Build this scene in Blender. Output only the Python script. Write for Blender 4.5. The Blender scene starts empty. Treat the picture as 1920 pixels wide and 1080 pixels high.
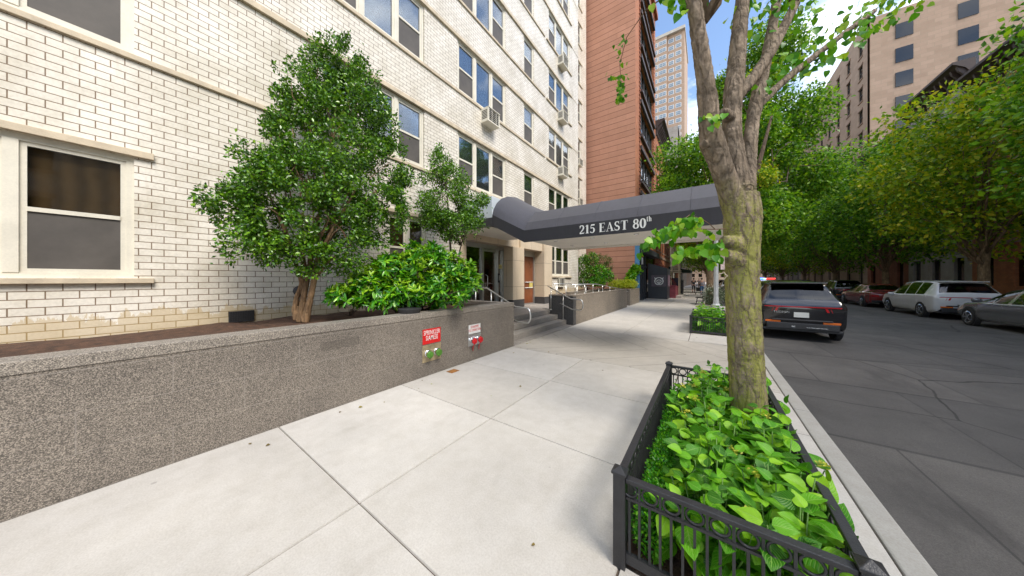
import bpy, math, random
import numpy as np
from mathutils import Vector, Matrix, noise
R = math.radians
random.seed(7)
sc = bpy.context.scene
col = sc.collection

# ------------------------------------------------------------------ camera
F = 517.0; YAW = math.atan2(366, 517); H = 1.6
SY, CY = math.sin(YAW), math.cos(YAW)
cam = bpy.data.cameras.new("camera"); camo = bpy.data.objects.new("camera", cam); col.objects.link(camo)
cam.sensor_width = 36; cam.lens = 36 * F / 1920; cam.shift_y = 16 / 1920 * -1
cam.clip_end = 2000; cam.clip_start = 0.05
camo.location = (0, 0, H); camo.rotation_euler = (R(90), 0, YAW)
sc.camera = camo
def at(px, py, d):
    "world point seen at photo position px, py, at depth d metres"
    r = (px - 960) / F * d
    return Vector((CY * r - SY * d, SY * r + CY * d, H + (524 - py) / F * d))

# ------------------------------------------------------------------ mesh builder
class MB:
    def __init__(s): s.v = []; s.f = []; s.uv = None
    def add(s, vs, fs):
        o = len(s.v); s.v += [tuple(p) for p in vs]; s.f += [tuple(i + o for i in q) for q in fs]; return s
    def box(s, x0, y0, z0, x1, y1, z1):
        vs = [(x, y, z) for z in (z0, z1) for y in (y0, y1) for x in (x0, x1)]
        return s.add(vs, [(0, 2, 3, 1), (4, 5, 7, 6), (0, 1, 5, 4), (2, 6, 7, 3), (0, 4, 6, 2), (1, 3, 7, 5)])
    def obox(s, c, ax, ay, az):
        c, ax, ay, az = map(Vector, (c, ax, ay, az))
        vs = [c + ax * i + ay * j + az * k for k in (-1, 1) for j in (-1, 1) for i in (-1, 1)]
        return s.add(vs, [(0, 2, 3, 1), (4, 5, 7, 6), (0, 1, 5, 4), (2, 6, 7, 3), (0, 4, 6, 2), (1, 3, 7, 5)])
    def bar(s, a, b, w, h=None, up=(0, 0, 1)):
        a, b = Vector(a), Vector(b); h = h or w; d = b - a; u = Vector(up)
        if abs(d.normalized().dot(u)) > .98: u = Vector((1, 0, 0))
        sd = d.cross(u).normalized(); uu = sd.cross(d).normalized()
        return s.obox((a + b) / 2, d / 2, sd * w / 2, uu * h / 2)
    def tube(s, pts, rad, seg=8, closed=False, jit=0):
        pts = [Vector(p) for p in pts]; n = len(pts)
        if not hasattr(rad, '__len__'): rad = [rad] * n
        prev = None; vs = []
        for i, p in enumerate(pts):
            if closed: t = (pts[(i + 1) % n] - pts[i - 1])
            else: t = pts[min(i + 1, n - 1)] - pts[max(i - 1, 0)]
            t.normalize()
            if prev is None:
                u = Vector((0, 0, 1)) if abs(t.z) < .9 else Vector((1, 0, 0))
                a = t.cross(u).normalized()
            else:
                a = (prev - t * prev.dot(t)).normalized()
            prev = a; b = t.cross(a)
            for k in range(seg):
                an = 2 * math.pi * k / seg; rr = rad[i] * (1 + (random.uniform(-jit, jit) if jit else 0))
                vs.append(p + (a * math.cos(an) + b * math.sin(an)) * rr)
        fs = []
        m = n if closed else n - 1
        for i in range(m):
            for k in range(seg):
                j = (i + 1) % n
                fs.append((i * seg + k, i * seg + (k + 1) % seg, j * seg + (k + 1) % seg, j * seg + k))
        if not closed:
            fs.append(tuple(range(seg - 1, -1, -1))); fs.append(tuple((n - 1) * seg + k for k in range(seg)))
        return s.add(vs, fs)
    def lathe(s, c, axis, prof, seg=20):
        "prof: list of (dist along axis, radius)"
        c = Vector(c); ax = Vector(axis).normalized()
        u = Vector((0, 0, 1)) if abs(ax.z) < .9 else Vector((1, 0, 0))
        a = ax.cross(u).normalized(); b = ax.cross(a); vs = []; fs = []
        for t, r in prof:
            for k in range(seg):
                an = 2 * math.pi * k / seg
                vs.append(c + ax * t + (a * math.cos(an) + b * math.sin(an)) * r)
        for i in range(len(prof) - 1):
            for k in range(seg):
                fs.append((i * seg + k, (i + 1) * seg + k, (i + 1) * seg + (k + 1) % seg, i * seg + (k + 1) % seg))
        fs.append(tuple(range(seg))); fs.append(tuple((len(prof) - 1) * seg + k for k in range(seg - 1, -1, -1)))
        return s.add(vs, fs)
    def prism(s, poly, axis, a, b):
        "poly: 2D points in the plane normal to axis (0=x,1=y,2=z), extruded from a to b"
        def mk(p, t):
            q = [0, 0, 0]; q[axis] = t; o = [i for i in range(3) if i != axis]; q[o[0]] = p[0]; q[o[1]] = p[1]; return q
        n = len(poly)
        vs = [mk(p, a) for p in poly] + [mk(p, b) for p in poly]
        fs = [tuple(range(n)), tuple(range(2 * n - 1, n - 1, -1))] + [(i, (i + 1) % n, n + (i + 1) % n, n + i) for i in range(n)]
        return s.add(vs, fs)
    def build(s, name, m, parent=None, bevel=0, smooth=False, loc=(0, 0, 0), fixn=True):
        me = bpy.data.meshes.new(name); me.from_pydata(s.v, [], s.f)
        if fixn:
            import bmesh
            bm = bmesh.new(); bm.from_mesh(me); bmesh.ops.recalc_face_normals(bm, faces=bm.faces); bm.to_mesh(me); bm.free()
        o = bpy.data.objects.new(name, me); col.objects.link(o); o.location = loc
        if m: me.materials.append(m)
        if parent: o.parent = parent
        if smooth: me.polygons.foreach_set('use_smooth', [True] * len(me.polygons))
        if bevel:
            b = o.modifiers.new("bevel", 'BEVEL'); b.width = bevel; b.segments = 2; b.limit_method = 'ANGLE'; b.angle_limit = R(40)
        return o

def tag(o, label=None, cat=None, group=None, kind=None):
    if label: o['label'] = label
    if cat: o['category'] = cat
    if group: o['group'] = group
    if kind: o['kind'] = kind
    return o
def thing(name, label, cat, loc=(0, 0, 0), rz=0, group=None):
    o = bpy.data.objects.new(name, None); col.objects.link(o); o.location = loc; o.rotation_euler = (0, 0, rz)
    o.empty_display_size = .2
    return tag(o, label, cat, group)
def copy_tree(o, parent=None):
    c = o.copy(); col.objects.link(c); c.parent = parent
    for ch in list(o.children): copy_tree(ch, c)
    return c
def box(x0, y0, z0, x1, y1, z1): return MB().box(x0, y0, z0, x1, y1, z1)

# ------------------------------------------------------------------ materials
def newmat(name):
    m = bpy.data.materials.new(name); m.use_nodes = True
    nt = m.node_tree; return m, nt, nt.nodes, nt.links, nt.nodes['Principled BSDF']
def c4(c): return (c[0], c[1], c[2], 1)
def coords(N, L, scale=(1, 1, 1)):
    tc = N.new('ShaderNodeTexCoord'); mp = N.new('ShaderNodeMapping'); mp.inputs['Scale'].default_value = scale
    L.new(tc.outputs['Object'], mp.inputs['Vector']); return mp.outputs['Vector']
def ntex(N, L, vec, scale, detail=4, rough=.55):
    n = N.new('ShaderNodeTexNoise'); n.inputs['Scale'].default_value = scale; n.inputs['Detail'].default_value = detail
    n.inputs['Roughness'].default_value = rough; L.new(vec, n.inputs['Vector']); return n.outputs['Fac']
def ramp(N, L, fac, stops):
    r = N.new('ShaderNodeValToRGB'); e = r.color_ramp.elements
    while len(e) < len(stops): e.new(.5)
    for i, (p, c) in enumerate(stops): e[i].position = p; e[i].color = c4(c)
    L.new(fac, r.inputs['Fac']); return r.outputs['Color']
def mixc(N, L, fac, a, b, mode='MIX'):
    m = N.new('ShaderNodeMix'); m.data_type = 'RGBA'; m.blend_type = mode
    for s, v in ((m.inputs[0], fac), (m.inputs[6], a), (m.inputs[7], b)):
        if isinstance(v, (int, float)): s.default_value = v
        elif isinstance(v, tuple): s.default_value = c4(v)
        else: L.new(v, s)
    return m.outputs[2]
def math_(N, L, op, a, b=0, c=None):
    m = N.new('ShaderNodeMath'); m.operation = op
    for i, v in enumerate((a, b, c)):
        if v is None: continue
        if isinstance(v, (int, float)): m.inputs[i].default_value = v
        else: L.new(v, m.inputs[i])
    return m.outputs[0]
def bumpn(N, L, h, b, strength=.3, dist=.01):
    n = N.new('ShaderNodeBump'); n.inputs['Strength'].default_value = strength; n.inputs['Distance'].default_value = dist
    L.new(h, n.inputs['Height']); L.new(n.outputs['Normal'], b.inputs['Normal'])
def pm(name, c, rough=.6, var=.15, scale=3, bump=.1, bscale=60, metal=0, spec=None, coat=0, fine=.08):
    m, nt, N, L, b = newmat(name); v = coords(N, L)
    n1 = ntex(N, L, v, scale, 5); n2 = ntex(N, L, v, bscale, 3)
    c1 = tuple(max(0, x * (1 - var)) for x in c); c2 = tuple(min(1, x * (1 + var)) for x in c)
    a = ramp(N, L, n1, [(.3, c1), (.7, c2)])
    f = ramp(N, L, n2, [(.3, (1 - fine,) * 3), (.7, (1,) * 3)])
    L.new(mixc(N, L, 1.0, a, f, 'MULTIPLY'), b.inputs['Base Color'])
    rr = N.new('ShaderNodeMapRange'); L.new(n1, rr.inputs['Value']); rr.inputs['To Min'].default_value = max(0, rough - .08); rr.inputs['To Max'].default_value = min(1, rough + .08)
    L.new(rr.outputs[0], b.inputs['Roughness']); b.inputs['Metallic'].default_value = metal
    if spec is not None: b.inputs['Specular IOR Level'].default_value = spec
    if coat: b.inputs['Coat Weight'].default_value = coat; b.inputs['Coat Roughness'].default_value = .05
    if bump: bumpn(N, L, n2, b, bump, .01)
    return m
def brickmat(name, bricks, mortar, bw, bh, ms, rough=.5, bump=.4, grime=.2, off=.5, zoff=0.0, faint=0, foot=False):
    m, nt, N, L, b = newmat(name)
    tc = N.new('ShaderNodeTexCoord'); sp = N.new('ShaderNodeSeparateXYZ'); L.new(tc.outputs['Object'], sp.inputs[0])
    u = math_(N, L, 'ADD', sp.outputs[0], sp.outputs[1]); z = math_(N, L, 'ADD', sp.outputs[2], zoff)
    cb = N.new('ShaderNodeCombineXYZ'); L.new(u, cb.inputs[0]); L.new(z, cb.inputs[1])
    bt = N.new('ShaderNodeTexBrick'); L.new(cb.outputs[0], bt.inputs['Vector'])
    bt.inputs['Scale'].default_value = 1; bt.inputs['Brick Width'].default_value = bw; bt.inputs['Row Height'].default_value = bh
    bt.inputs['Mortar Size'].default_value = ms; bt.inputs['Mortar Smooth'].default_value = .2; bt.offset = off
    bt.inputs['Color1'].default_value = c4(bricks[0]); bt.inputs['Color2'].default_value = c4(bricks[1]); bt.inputs['Mortar'].default_value = c4(mortar)
    v = tc.outputs['Object']
    bcol = bt.outputs['Color']
    if faint:
        b2 = N.new('ShaderNodeTexBrick'); L.new(cb.outputs[0], b2.inputs['Vector']); b2.inputs['Scale'].default_value = 1; b2.inputs['Brick Width'].default_value = faint; b2.inputs['Row Height'].default_value = bh; b2.inputs['Mortar Size'].default_value = ms * .5
        b2.inputs['Color1'].default_value = (1, 1, 1, 1); b2.inputs['Color2'].default_value = (.86, .86, .86, 1); b2.inputs['Mortar'].default_value = (.7, .66, .62, 1); bcol = mixc(N, L, .8, bcol, b2.outputs['Color'], 'MULTIPLY')
    g = ntex(N, L, v, 1.3, 6, .65); gg = ramp(N, L, g, [(.32, (1 - grime, 1 - grime * 1.1, 1 - grime * 1.35)), (.62, (1, 1, 1))])
    f = ntex(N, L, v, 35, 4); ff = ramp(N, L, f, [(.3, (.86,) * 3), (.65, (1,) * 3)])
    cc = mixc(N, L, 1.0, bcol, gg, 'MULTIPLY'); cc = mixc(N, L, 1.0, cc, ff, 'MULTIPLY')
    if foot:    # yellowed lowest courses and streaks of rust and soot with shapes of their own
        yl = math_(N, L, 'MULTIPLY', math_(N, L, 'LESS_THAN', math_(N, L, 'MULTIPLY_ADD', ntex(N, L, coords(N, L, (1, 1, .3)), 4, 6, .75), .9, sp.outputs[2]), 1.58), .5)
        cc = mixc(N, L, yl, cc, (.50, .36, .15))
        sv = coords(N, L, (5, 5, .35)); sn_ = ntex(N, L, sv, 1.6, 5, .7)
        cc = mixc(N, L, math_(N, L, 'MULTIPLY', ramp(N, L, sn_, [(.60, (0,) * 3), (.74, (1,) * 3)]), .28), cc, (.36, .28, .17))
    L.new(cc, b.inputs['Base Color']); b.inputs['Roughness'].default_value = rough
    h = math_(N, L, 'SUBTRACT', 1.0, bt.outputs['Fac']); h2 = math_(N, L, 'MULTIPLY_ADD', f, .25, h)
    bumpn(N, L, h2, b, bump, .012)
    return m
def leafmat(name, stops, rough=.35, trans=.3, spec=.5, vein=False):
    m, nt, N, L, b = newmat(name)
    ge = N.new('ShaderNodeNewGeometry')
    c = ramp(N, L, ge.outputs['Random Per Island'], stops)
    v = coords(N, L)
    n = ntex(N, L, v, 1.6 if not vein else 25, 3); c = mixc(N, L, 1.0, c, ramp(N, L, n, [(.3, (.72, .8, .7)), (.7, (1, 1, 1))]), 'MULTIPLY')
    if vein:
        uv = N.new('ShaderNodeTexCoord'); sp = N.new('ShaderNodeSeparateXYZ'); L.new(uv.outputs['UV'], sp.inputs[0])
        ax = math_(N, L, 'ABSOLUTE', math_(N, L, 'SUBTRACT', sp.outputs[0], .5))
        mid = math_(N, L, 'LESS_THAN', ax, .022)
        ph = math_(N, L, 'SUBTRACT', sp.outputs[1], math_(N, L, 'MULTIPLY', ax, .9))
        sn = math_(N, L, 'FRACT', math_(N, L, 'MULTIPLY', ph, 8.0))
        side = math_(N, L, 'LESS_THAN', math_(N, L, 'ABSOLUTE', math_(N, L, 'SUBTRACT', sn, .5)), .07)
        vn = math_(N, L, 'MAXIMUM', mid, side)
        c = mixc(N, L, math_(N, L, 'MULTIPLY', vn, .6), c, (.34, .55, .12))
        hh = math_(N, L, 'ABSOLUTE', math_(N, L, 'SUBTRACT', sn, .5))
        bumpn(N, L, math_(N, L, 'SUBTRACT', math_(N, L, 'MULTIPLY', hh, 1.0), math_(N, L, 'MULTIPLY', mid, .5)), b, .35, .004)
    L.new(c, b.inputs['Base Color']); b.inputs['Roughness'].default_value = rough; b.inputs['Specular IOR Level'].default_value = spec
    t = N.new('ShaderNodeBsdfTranslucent'); L.new(mixc(N, L, 1.0, c, (1.0, 1.0, .45), 'MULTIPLY'), t.inputs['Color'])
    mx = N.new('ShaderNodeMixShader'); mx.inputs[0].default_value = trans
    L.new(b.outputs[0], mx.inputs[1]); L.new(t.outputs[0], mx.inputs[2]); L.new(mx.outputs[0], N['Material Output'].inputs['Surface'])
    return m
def glassmat(name, tint=(.8, .85, .85), thru=.6, rough=.02):
    m, nt, N, L, b = newmat(name)
    tr = N.new('ShaderNodeBsdfTransparent'); tr.inputs[0].default_value = c4(tuple(x * thru for x in tint))
    gl = N.new('ShaderNodeBsdfGlossy'); gl.inputs['Roughness'].default_value = rough; gl.inputs[0].default_value = (.95, .97, 1, 1)
    v = coords(N, L); n = ntex(N, L, v, 1.2, 1)
    bp = N.new('ShaderNodeBump'); bp.inputs['Strength'].default_value = .04; bp.inputs['Distance'].default_value = .05; L.new(n, bp.inputs['Height']); L.new(bp.outputs[0], gl.inputs['Normal'])
    fr = N.new('ShaderNodeFresnel'); fr.inputs[0].default_value = 1.42
    mx = N.new('ShaderNodeMixShader'); L.new(math_(N, L, 'MULTIPLY_ADD', fr.outputs[0], .85, .03), mx.inputs[0])
    L.new(tr.outputs[0], mx.inputs[1]); L.new(gl.outputs[0], mx.inputs[2]); L.new(mx.outputs[0], N['Material Output'].inputs['Surface'])
    return m
def emit(name, c, s):
    m, nt, N, L, b = newmat(name); b.inputs['Base Color'].default_value = c4(c); b.inputs['Emission Color'].default_value = c4(c); b.inputs['Emission Strength'].default_value = s
    return m

M = {}
M['wbrick'] = brickmat('white_brick', ((.86, .815, .725), (.79, .745, .655)), (.24, .17, .11), .212, .0915, .0052, .38, .5, .24, foot=True)
M['redblock'] = brickmat('red_block', ((.51, .255, .165), (.48, .235, .15)), (.10, .04, .03), 60, .41, .014, .85, .5, .10, faint=1.25)
M['orbrick'] = brickmat('orange_brick', ((.50, .17, .06), (.38, .12, .045)), (.22, .12, .07), .21, .08, .01, .8, .3, .25)
M['rustbrick'] = brickmat('rust_brick', ((.40, .12, .055), (.30, .09, .045)), (.18, .10, .07), .21, .08, .01, .8, .3, .3)
M['tanbrick'] = brickmat('tan_brick', ((.43, .30, .215), (.36, .25, .175)), (.34, .26, .18), .9, .42, .02, .85, .1, .08)
M['greybrick'] = brickmat('grey_brick', ((.42, .38, .33), (.36, .32, .28)), (.25, .22, .2), .21, .08, .01, .85, .3, .2)
M['cream'] = pm('cream_paint', (.70, .66, .55), .45, .08, 4, .05)
M['creamdirty'] = pm('cream_stone_band', (.56, .47, .34), .7, .18, 5, .2)
M['lime'] = brickmat('limestone_panel', ((.68, .565, .42), (.66, .545, .40)), (.20, .15, .10), 1.15, 1.02, .006, .55, .15, .10, zoff=-.30)
M['alu'] = pm('brushed_aluminium', (.55, .56, .55), .35, .08, 6, .05, metal=.85)
M['steel'] = pm('stainless_rail', (.66, .66, .64), .3, .05, 8, .03, metal=.9)
M['dark'] = pm('dark_interior', (.02, .018, .016), .8, .3, 2, 0)
M['screen'] = pm('window_screen', (.085, .075, .065), .6, .25, 3, .1, 400)
M['black'] = pm('black_iron', (.022, .022, .024), .42, .25, 12, .25, 120, spec=.5)
M['blackpanel'] = pm('charcoal_panel', (.035, .04, .05), .5, .15, 2, .05)
M['wood'] = pm('dark_wood', (.11, .04, .018), .35, .3, 3, .05)
M['redwood'] = pm('red_wood_door', (.20, .065, .025), .3, .25, 2, .05)
M['soil'] = pm('mulch', (.10, .05, .028), .95, .5, 14, 1.0, 90, fine=.5)
M['white'] = pm('white_paint', (.78, .78, .76), .5, .06, 4, .05)
M['palefascia'] = pm('pale_blue_metal', (.58, .64, .68), .5, .08, 2, .03)
M['soffit'] = pm('canopy_lining', (.90, .86, .79), .8, .05, 2, .1)
M['glass'] = glassmat('window_glass', (.95, .98, .97), .95)
M['glassdark'] = glassmat('lobby_glass', (1, .96, .9), .98)
M['carglass'] = glassmat('car_glass', (.3, .32, .34), .35)
M['red'] = pm('red_sign', (.62, .012, .012), .4, .06, 3, .02)
M['capred'] = pm('red_cap', (.55, .01, .015), .45, .15, 20, .1)
M['capgreen'] = pm('green_cap', (.07, .20, .02), .45, .25, 20, .1)
M['chrome'] = pm('chrome', (.72, .74, .78), .18, .1, 15, .1, metal=1)
M['brass'] = pm('tarnished_brass_plate', (.42, .34, .21), .45, .25, 12, .1, metal=.5)
M['rust'] = pm('rusty_plate', (.30, .13, .03), .75, .4, 30, .3)
M['blue'] = pm('blue_paint', (.07, .22, .40), .55, .1, 3, .1)
M['maroon'] = pm('maroon_paint', (.20, .035, .05), .6, .25, 4, .2)
M['darkred'] = pm('dark_red_iron', (.17, .03, .025), .55, .2, 6, .1)
M['tanmetal'] = pm('tan_metal', (.50, .42, .30), .6, .15, 5, .1)
M['galv'] = pm('galvanised_pole', (.58, .61, .64), .45, .12, 6, .1)
M['rubber'] = pm('rubber', (.018, .018, .018), .8, .2, 20, .1)
M['carblack'] = pm('black_car_paint', (.012, .012, .014), .2, .1, 3, 0, coat=1)
M['carwhite'] = pm('white_car_paint', (.62, .63, .65), .25, .04, 3, 0, coat=1)
M['cargrey'] = pm('grey_car_paint', (.12, .125, .135), .25, .05, 3, 0, coat=1)
M['carred'] = pm('red_car_paint', (.22, .02, .02), .25, .05, 3, 0, coat=1)
M['plastic'] = pm('dark_plastic', (.03, .03, .032), .6, .1, 10, .1)
M['tail'] = pm('tail_lamp_red', (.45, .01, .015), .12, .05, 5, 0)
M['amber'] = pm('amber_reflector', (.75, .16, .02), .2, .05, 5, 0)
M['yellowpl'] = pm('yellow_plate', (.62, .52, .16), .5, .1, 5, .05)
M['plate'] = pm('plate_white', (.7, .7, .66), .4, .05, 5, 0)
M['skin'] = pm('skin', (.42, .24, .17), .55, .08, 20, .05)
M['shirtdark'] = pm('dark_shirt', (.03, .035, .04), .85, .2, 10, .3, 200)
M['shirtgrey'] = pm('grey_shirt', (.26, .25, .29), .85, .15, 10, .3, 200)
M['shorts'] = pm('dark_shorts', (.03, .03, .03), .85, .2, 10, .3, 200)
M['jeans'] = pm('blue_jeans', (.06, .16, .32), .85, .2, 10, .3, 200)
M['hair'] = pm('dark_hair', (.02, .014, .01), .6, .3, 60, .4, 200)

# blinds and curtains
def stripemat(name, c, c2, freq):
    m, nt, N, L, b = newmat(name); tc = N.new('ShaderNodeTexCoord'); sp = N.new('ShaderNodeSeparateXYZ'); L.new(tc.outputs['Object'], sp.inputs[0])
    f = math_(N, L, 'FRACT', math_(N, L, 'MULTIPLY', sp.outputs[2], freq)); L.new(ramp(N, L, f, [(.0, c2), (.25, c), (.9, c), (1, c2)]), b.inputs['Base Color'])
    bumpn(N, L, f, b, .5, .01); return m
M['blind'] = stripemat('venetian_blind', (.60, .62, .60), (.22, .23, .22), 24)
def curtainmat(name, c, freq=9):
    m, nt, N, L, b = newmat(name); tc = N.new('ShaderNodeTexCoord'); sp = N.new('ShaderNodeSeparateXYZ'); L.new(tc.outputs['Object'], sp.inputs[0])
    n = ntex(N, L, tc.outputs['Object'], 3, 2); f = math_(N, L, 'SINE', math_(N, L, 'MULTIPLY_ADD', sp.outputs[1], freq * 6.28, math_(N, L, 'MULTIPLY', n, 5)))
    L.new(ramp(N, L, math_(N, L, 'MULTIPLY_ADD', f, .5, .5), [(0, tuple(x * .55 for x in c)), (1, c)]), b.inputs['Base Color']); b.inputs['Roughness'].default_value = .9
    return m
M['curtain_light'] = curtainmat('light_curtain', (.42, .44, .40))
M['curtain_dark'] = curtainmat('dark_curtain', (.07, .08, .09), 5)
M['curtain_tan'] = curtainmat('tan_wood_shutter', (.24, .13, .05), 6)

# granite
def granite(name, bright, dark_, joint=(.3, .27, .24), stain=True):
    m, nt, N, L, b = newmat(name); tc = N.new('ShaderNodeTexCoord'); v = tc.outputs['Object']
    vo = N.new('ShaderNodeTexVoronoi'); vo.inputs['Scale'].default_value = 190; L.new(v, vo.inputs['Vector'])
    sep = N.new('ShaderNodeSeparateColor'); L.new(vo.outputs['Color'], sep.inputs[0])
    n = ntex(N, L, v, 110, 3, .7)
    f = math_(N, L, 'MULTIPLY_ADD', sep.outputs[0], .6, math_(N, L, 'MULTIPLY', n, .5))
    c = ramp(N, L, f, [(.2, dark_), (.42, tuple((a + b_) * .42 for a, b_ in zip(bright, dark_))), (.62, bright), (.85, tuple(min(1, x * 1.75) for x in bright))])
    w = ntex(N, L, v, .9, 5, .65); c = mixc(N, L, 1.0, c, ramp(N, L, w, [(.3, (.74, .72, .70)), (.65, (1.06, 1.03, .98))]), 'MULTIPLY')
    sp = N.new('ShaderNodeSeparateXYZ'); L.new(v, sp.inputs[0])
    u = math_(N, L, 'ADD', sp.outputs[0], sp.outputs[1]); cb = N.new('ShaderNodeCombineXYZ'); L.new(u, cb.inputs[0]); L.new(sp.outputs[2], cb.inputs[1])
    bt = N.new('ShaderNodeTexBrick'); L.new(cb.outputs[0], bt.inputs['Vector']); bt.inputs['Scale'].default_value = 1; bt.inputs['Brick Width'].default_value = .91
    bt.inputs['Row Height'].default_value = .31; bt.inputs['Mortar Size'].default_value = .0035; bt.inputs['Mortar Smooth'].default_value = 0
    c = mixc(N, L, math_(N, L, 'MULTIPLY', bt.outputs['Fac'], .45), c, joint)
    if stain:   # the dark stain left by a plate once fixed here, and grime along the foot
        def band(s, lo, hi): return math_(N, L, 'MULTIPLY', math_(N, L, 'GREATER_THAN', s, lo), math_(N, L, 'LESS_THAN', s, hi))
        k = math_(N, L, 'MULTIPLY', band(sp.outputs[1], .38, .83), band(sp.outputs[2], .73, .84))
        c = mixc(N, L, math_(N, L, 'MULTIPLY', k, .45), c, (.07, .06, .05))
        vs_ = coords(N, L, (2.2, 2.2, .5)); st = ntex(N, L, vs_, 1.5, 5, .7)
        c = mixc(N, L, math_(N, L, 'MULTIPLY', ramp(N, L, st, [(.56, (0,) * 3), (.7, (1,) * 3)]), .3), c, (.08, .07, .06))
    L.new(c, b.inputs['Base Color']); b.inputs['Roughness'].default_value = .55
    bumpn(N, L, n, b, .15, .004)
    return m
M['granite'] = granite('speckled_granite', (.20, .178, .155), (.06, .054, .048))
M['granitecap'] = granite('granite_cap', (.27, .245, .215), (.07, .064, .058), stain=False)
M['graniteramp'] = granite('ramp_granite', (.235, .205, .17), (.06, .05, .045), stain=False)
M['granitedark'] = granite('dark_granite', (.075, .075, .078), (.015, .015, .017), (.13, .13, .13), stain=False)
M['step'] = granite('step_granite', (.36, .34, .32), (.10, .095, .09), stain=False)

# concrete paving
def concrete(name, c, score=False):
    m, nt, N, L, b = newmat(name); tc = N.new('ShaderNodeTexCoord'); v = tc.outputs['Object']
    n = ntex(N, L, v, .8, 6, .62); f = ntex(N, L, v, 90, 3, .7); sp_ = ntex(N, L, v, 210, 2, .6); md = ntex(N, L, v, 6, 5, .7)
    cc = ramp(N, L, n, [(.3, tuple(x * .86 for x in c)), (.68, tuple(x * 1.05 for x in c))])
    cc = mixc(N, L, 1.0, cc, ramp(N, L, f, [(.3, (.84, .83, .82)), (.6, (1, 1, 1))]), 'MULTIPLY')
    cc = mixc(N, L, 1.0, cc, ramp(N, L, md, [(.3, (.9, .89, .87)), (.6, (1, 1, 1))]), 'MULTIPLY')
    cc = mixc(N, L, ramp(N, L, sp_, [(.70, (0,) * 3), (.76, (.55,) * 3)]), cc, (.13, .11, .09))
    ge = N.new('ShaderNodeNewGeometry'); cc = mixc(N, L, 1.0, cc, ramp(N, L, ge.outputs['Random Per Island'], [(0, (.90, .89, .875)), (1, (1.03, 1.03, 1.03))]), 'MULTIPLY')
    vg_ = N.new('ShaderNodeTexVoronoi'); vg_.inputs['Scale'].default_value = 1.7; L.new(v, vg_.inputs['Vector']); cc = mixc(N, L, math_(N, L, 'MULTIPLY', math_(N, L, 'LESS_THAN', vg_.outputs['Distance'], .028), .45), cc, (.20, .18, .16))
    vh_ = N.new('ShaderNodeTexVoronoi'); vh_.inputs['Scale'].default_value = 3.1; L.new(coords(N, L, (1, 1.15, 1)), vh_.inputs['Vector']); cc = mixc(N, L, math_(N, L, 'MULTIPLY', math_(N, L, 'LESS_THAN', vh_.outputs['Distance'], .032), .3), cc, (.24, .22, .19))
    st_ = ntex(N, L, coords(N, L, (1.3, .5, 1)), 1.7, 7, .72); cc = mixc(N, L, math_(N, L, 'MULTIPLY', ramp(N, L, st_, [(.54, (0,) * 3), (.72, (1,) * 3)]), .20), cc, (.27, .235, .19))
    hb = f
    if score:
        sp = N.new('ShaderNodeSeparateXYZ'); L.new(v, sp.inputs[0]); x, y = sp.outputs[0], sp.outputs[1]
        # diagonal saw cuts, 0.78 m apart, running one way on each side of a spine line
        zig = math_(N, L, 'ABSOLUTE', math_(N, L, 'SUBTRACT', math_(N, L, 'FRACT', math_(N, L, 'MULTIPLY', math_(N, L, 'ADD', y, -5.4), 1 / 3.1)), .5))
        d = math_(N, L, 'FRACT', math_(N, L, 'MULTIPLY', math_(N, L, 'ADD', x, math_(N, L, 'MULTIPLY', zig, 3.1)), 1 / .74))
        ln = math_(N, L, 'LESS_THAN', math_(N, L, 'ABSOLUTE', math_(N, L, 'SUBTRACT', d, .5)), .011)
        cc = mixc(N, L, math_(N, L, 'MULTIPLY', ln, .8), cc, (.09, .08, .07))
    L.new(cc, b.inputs['Base Color']); b.inputs['Roughness'].default_value = .85
    bumpn(N, L, hb, b, .25, .004); return m
M['concrete'] = concrete('pale_concrete', (.575, .55, .505))
M['concrete2'] = concrete('worn_concrete', (.52, .49, .44), True)
M['concretefar'] = concrete('far_concrete', (.47, .44, .40))
M['kerb'] = concrete('kerb_stone', (.42, .41, .38))
M['joint'] = pm('joint_dirt', (.10, .075, .055), .95, .3, 5, .3)
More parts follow.
